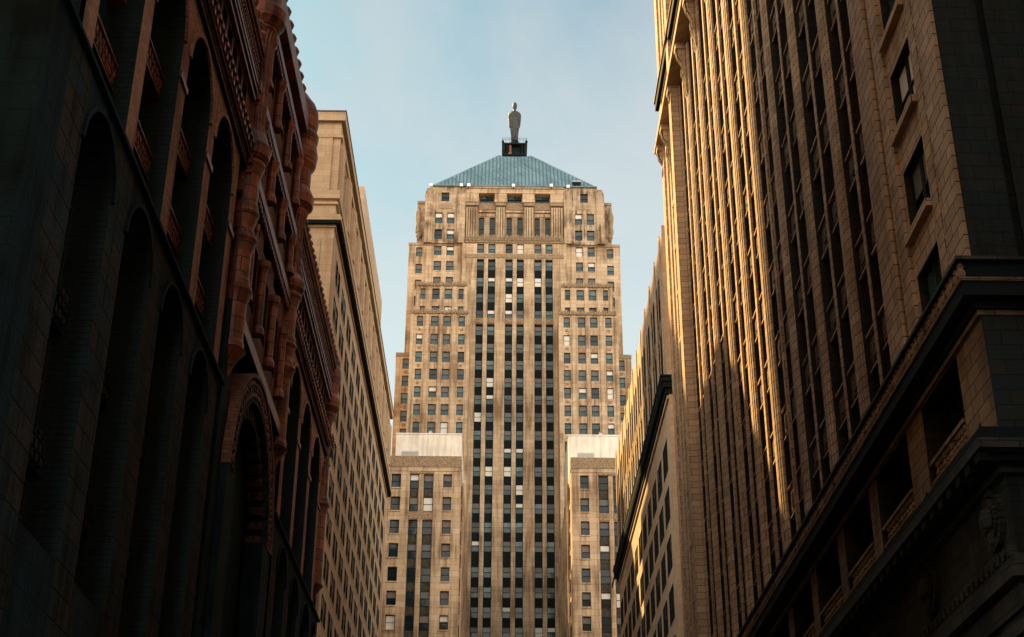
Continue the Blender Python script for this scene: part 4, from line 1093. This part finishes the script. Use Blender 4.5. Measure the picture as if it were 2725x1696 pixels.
mb.poly([fb(C0, 50.6, .05), fb(C1, 50.6, .05), fb(C1, 50.6, -8), fb(C0, 50.6, -8)], 'roofing', (0, 0, 1)); mb.build('central_wall', B)
mb = MB(); c = (TA+TB)/2
def ring(m, r0_, r1_, zc, d0, d1, mt, n=40, a0=0, a1=math.pi, step=1, fill=1.0):
    for i in range(0, n, step):
        p, q = a0+(a1-a0)*i/n, a0+(a1-a0)*(i+fill)/n
        pts = [(r0_*math.cos(p), r0_*math.sin(p)), (r0_*math.cos(q), r0_*math.sin(q)), (r1_*math.cos(q), r1_*math.sin(q)), (r1_*math.cos(p), r1_*math.sin(p))]
        m.hexa([fb(c+x, zc+z, d0) for x, z in pts]+[fb(c+x, zc+z, d1) for x, z in pts], mt)
ring(mb, 6.3, 6.5, 24.2, -.6, .45, 'rook'); ring(mb, 5.3, 6.3, 24.2, -.6, .3, 'rookc_dark'); ring(mb, 5.1, 5.3, 24.2, -.6, .38, 'granite_red')
for k in range(3): ring(mb, 5.42+.27*k, 5.6+.27*k, 24.2, .301, .40, 'rookc', 60, 0, math.pi, 2 if k % 2 else 1, .6)
ring(mb, 4.4, 5.05, 24.2, -.6, .1, 'rookc_dark', 40, 0, math.pi, 2)
mb.build('entrance_arch', B)
for q0, q1 in ((c-6.5, c-4.4), (c+4.4, c+6.5)):
    mb = MB(); mb.box(fb, q0, q1, 0, 24.2, -.6, .35, 'granite'); mb.build('entrance_jamb', B)
mb = MB(); mb.box(fb, TA, TB, 30.75, 31.4, -.3, .35, 'rookp'); mb.build('entrance_lintel', B)
for s0, s1 in ((C0, C0+1.8), (C1-1.8, C1)):
    mb = MB(); mb.box(fb, s0, s1, 0, 31.4, -.3, .05, 'granite'); mb.build('central_pier', B)
for z0, z1, d in ((38.5, 39.0, .35), (42.6, 43.1, .4), (47.6, 48.1, .45), (49.6, 50.75, .55)):
    mb = MB(); mb.box(fb, C0, C1+.1, z0, z1, .06, d, 'rookp')
    if z1 < 49:
        mb.box(fb, C0, C1, z1+.05, z1+.65, .052, .2, 'rookc')
        q = C0+.2
        while q < C1: mb.box(fb, q, q+.2, z0-.4, z0-.01, .052, d-.05, 'rookp'); q += .45
    mb.build('central_band', B)
mb = MB(); q = C0+.6
while q < C1:
    p = fb(q, 50.75, .2); mb.cut(); mb.lathe((p.x, p.y, p.z), [(.15, 0), (.16, .3), (.3, .42), (.38, .65), (.3, .85), (.08, .98)], 'rookp', 10); q += 1.15
mb.build('finial', B)
def colonette(m, y, z0, z1, r, d):
    p = fb(y, z0, d); m.lathe((p.x, p.y, p.z), [(r*1.5, 0), (r*1.5, .25), (r, .5), (r*.95, z1-z0-.6), (r*1.5, z1-z0-.3), (r*1.6, z1-z0)], 'rookp', 12)
for y in (59.2, 62.8, 66.5, 70.2):
    for z0, z1 in ((44.2, 47.2), (39.8, 42.2), (32.4, 36.4)):
        mb = MB(); colonette(mb, y, z0, z1, .22, .25); mb.build('colonette', B)
def turret(y, r, d, secs, cap):
    mb = MB(); p = fb(y, 0, d)
    for (z0, z1, rk, ridge) in secs:
        seg = 40 if ridge else 20
        mb.lathe((p.x, p.y, 0), [(r*rk*1.12, z0), (r*rk*1.12, z0+.22), (r*rk, z0+.4), (r*rk, z1-.5), (r*rk*1.1, z1-.3), (r*rk*1.25, z1)], 'rookp', seg, 1, 1, not ridge, 0, .05 if ridge else 0)
        mb.lathe((p.x, p.y, 0), [(r*rk*1.25, z1+.002), (r*rk*1.38, z1+.15), (r*rk*1.3, z1+.33)], 'rookp', 20)
    for (prof) in cap: mb.lathe((p.x, p.y, 0), prof, 'rookp', 24)
    mb.build('turret', B)
turret(TA, .54, .05, [(29.3, 32.0, .98, 0), (32.4, 34.6, .98, 0), (34.95, 36.0, .95, 0), (36.35, 38.6, 1.05, 0), (40.6, 46.4, 1.0, 1)],
       [[(.05, 28.0), (.3, 28.7), (.7, 29.2)], [(.65, 38.95), (.9, 39.2), (1.0, 39.7), (.8, 40.1), (.66, 40.58)], [(.75, 46.75), (1.05, 47.1), (1.1, 47.7), (.9, 48.0), (.85, 48.2)], [(.8, 48.22), (.8, 50.6), (.95, 50.9), (.95, 51.2), (.65, 51.9), (.15, 52.4)]])
turret(TB, .56, .05, [(30.2, 34.6, 1.0, 0), (34.95, 36.0, .95, 0), (36.4, 39.0, 1.05, 0), (40.5, 44.4, 1.0, 1)],
       [[(.05, 28.9), (.3, 29.6), (.7, 30.1)], [(.65, 39.3), (.9, 39.6), (.95, 40.0), (.7, 40.48)], [(.7, 44.75), (1.02, 45.0), (1.05, 45.6), (.85, 46.1), (.75, 46.3)],
        [(.78, 46.32), (.78, 47.4), (1.0, 47.8), (1.08, 48.5), (.95, 49.2), (1.0, 49.4), (1.05, 49.8), (.9, 50.1)], [(.9, 50.12), (.98, 50.8), (.92, 51.5), (.7, 52.1), (.35, 52.6), (.1, 53.0)]])
turret(93.3, .62, -.25, [(29, 34.5, .9, 0), (34.9, 41.0, .9, 0)], [[(.05, 27.9), (.3, 28.6), (.7, 29.1)], [(.7, 41.35), (1.0, 41.7), (1.05, 42.3), (.8, 42.8)], [(.8, 42.82), (.9, 43.6), (1.0, 44.0), (.95, 44.6), (.85, 44.9), (.9, 45.2), (.65, 45.9), (.3, 46.4), (.08, 46.8)]])
# north return
hs = []
for k in range(7):
    a = -16.5-5.0*k
    for z0, z1 in ((13.6, 19.5), (21, 25.5), (28, 31), (32, 35.5), (40.4, 42.3)): hs.append((a-2.6, a, z0, z1)); W_.append((fn, a-2.6, a, z0, z1, -.8, ('g_black', None, 0, 'g_black')))
mb = MB(); skin(mb, fn, X0-40, X0, 0, 45, hs, .9, 'granite'); mb.poly([fn(X0-40, 0, -.95), fn(X0, 0, -.95), fn(X0, 46, -.95), fn(X0-40, 46, -.95)], 'rookdark', fn.n); mb.build('side_wall', B)
windows(B, W_, 100)

# ================================================================== BLOCKS BEHIND THE CAMERA
def backblock(name, label, x0, x1, y0, y1, h, m, sx):
    B = thing(name, label, 'office building', ((x0+x1)/2, (y0+y1)/2, 0))
    fs = FR('L', x1) if sx < 0 else FR('R', x0); fe = FR('S', y1); W = []; hs = []; he = []
    n = int((y1-y0-4)/4); k = int((h-10)/3.9)
    for i in range(n):
        for j in range(k):
            a, z = y0+2.5+4*i, 6+3.9*j; hs.append((a, a+1.9, z, z+2.4)); W.append((fs, a, a+1.9, z, z+2.4, -.3, ('g_dark', None, 0, 'g_black')))
    n = int((x1-x0-4)/4)
    for i in range(n):
        for j in range(k):
            a, z = x0+2.5+4*i, 6+3.9*j; he.append((a, a+1.9, z, z+2.4)); W.append((fe, a, a+1.9, z, z+2.4, -.3, ('g_dark', None, 0, 'g_black')))
    mb = MB(); skin(mb, fs, y0, y1, 0, h, hs, .35, m); skin(mb, fe, x0, x1, 0, h, he, .35, m)
    mb.poly([fs(y0, 0, -.4), fs(y1, 0, -.4), fs(y1, h, -.4), fs(y0, h, -.4)], 'blackm', fs.n); mb.poly([fe(x0, 0, -.4), fe(x1, 0, -.4), fe(x1, h, -.4), fe(x0, h, -.4)], 'blackm', fe.n)
    mb.poly([(x0, y0, h), (x1, y0, h), (x1, y1, h), (x0, y1, h)], 'roofing', (0, 0, 1)); mb.poly([(x0, y0, 0), (x1, y0, 0), (x1, y0, h), (x0, y0, h)], m, (0, -1, 0)); mb.build('wall', B)
    mb = MB(); mb.hexa([(x0-.5, y0-.5, h), (x1+.5, y0-.5, h), (x1+.5, y1+.5, h), (x0-.5, y1+.5, h), (x0-.5, y0-.5, h+1.2), (x1+.5, y0-.5, h+1.2), (x1+.5, y1+.5, h+1.2), (x0-.5, y1+.5, h+1.2)], m); mb.build('cornice', B)
    windows(B, W, 0)
backblock('stone_building', 'grey brown stone office block across the side street, behind the viewer on the left', -60, -12.5, -160, 13, 106, 'n208', -1)
backblock('stone_building', 'grey brown stone office block across the side street, behind the viewer on the right', 12.5, 60, -160, 13, 114, 'n208', 1)
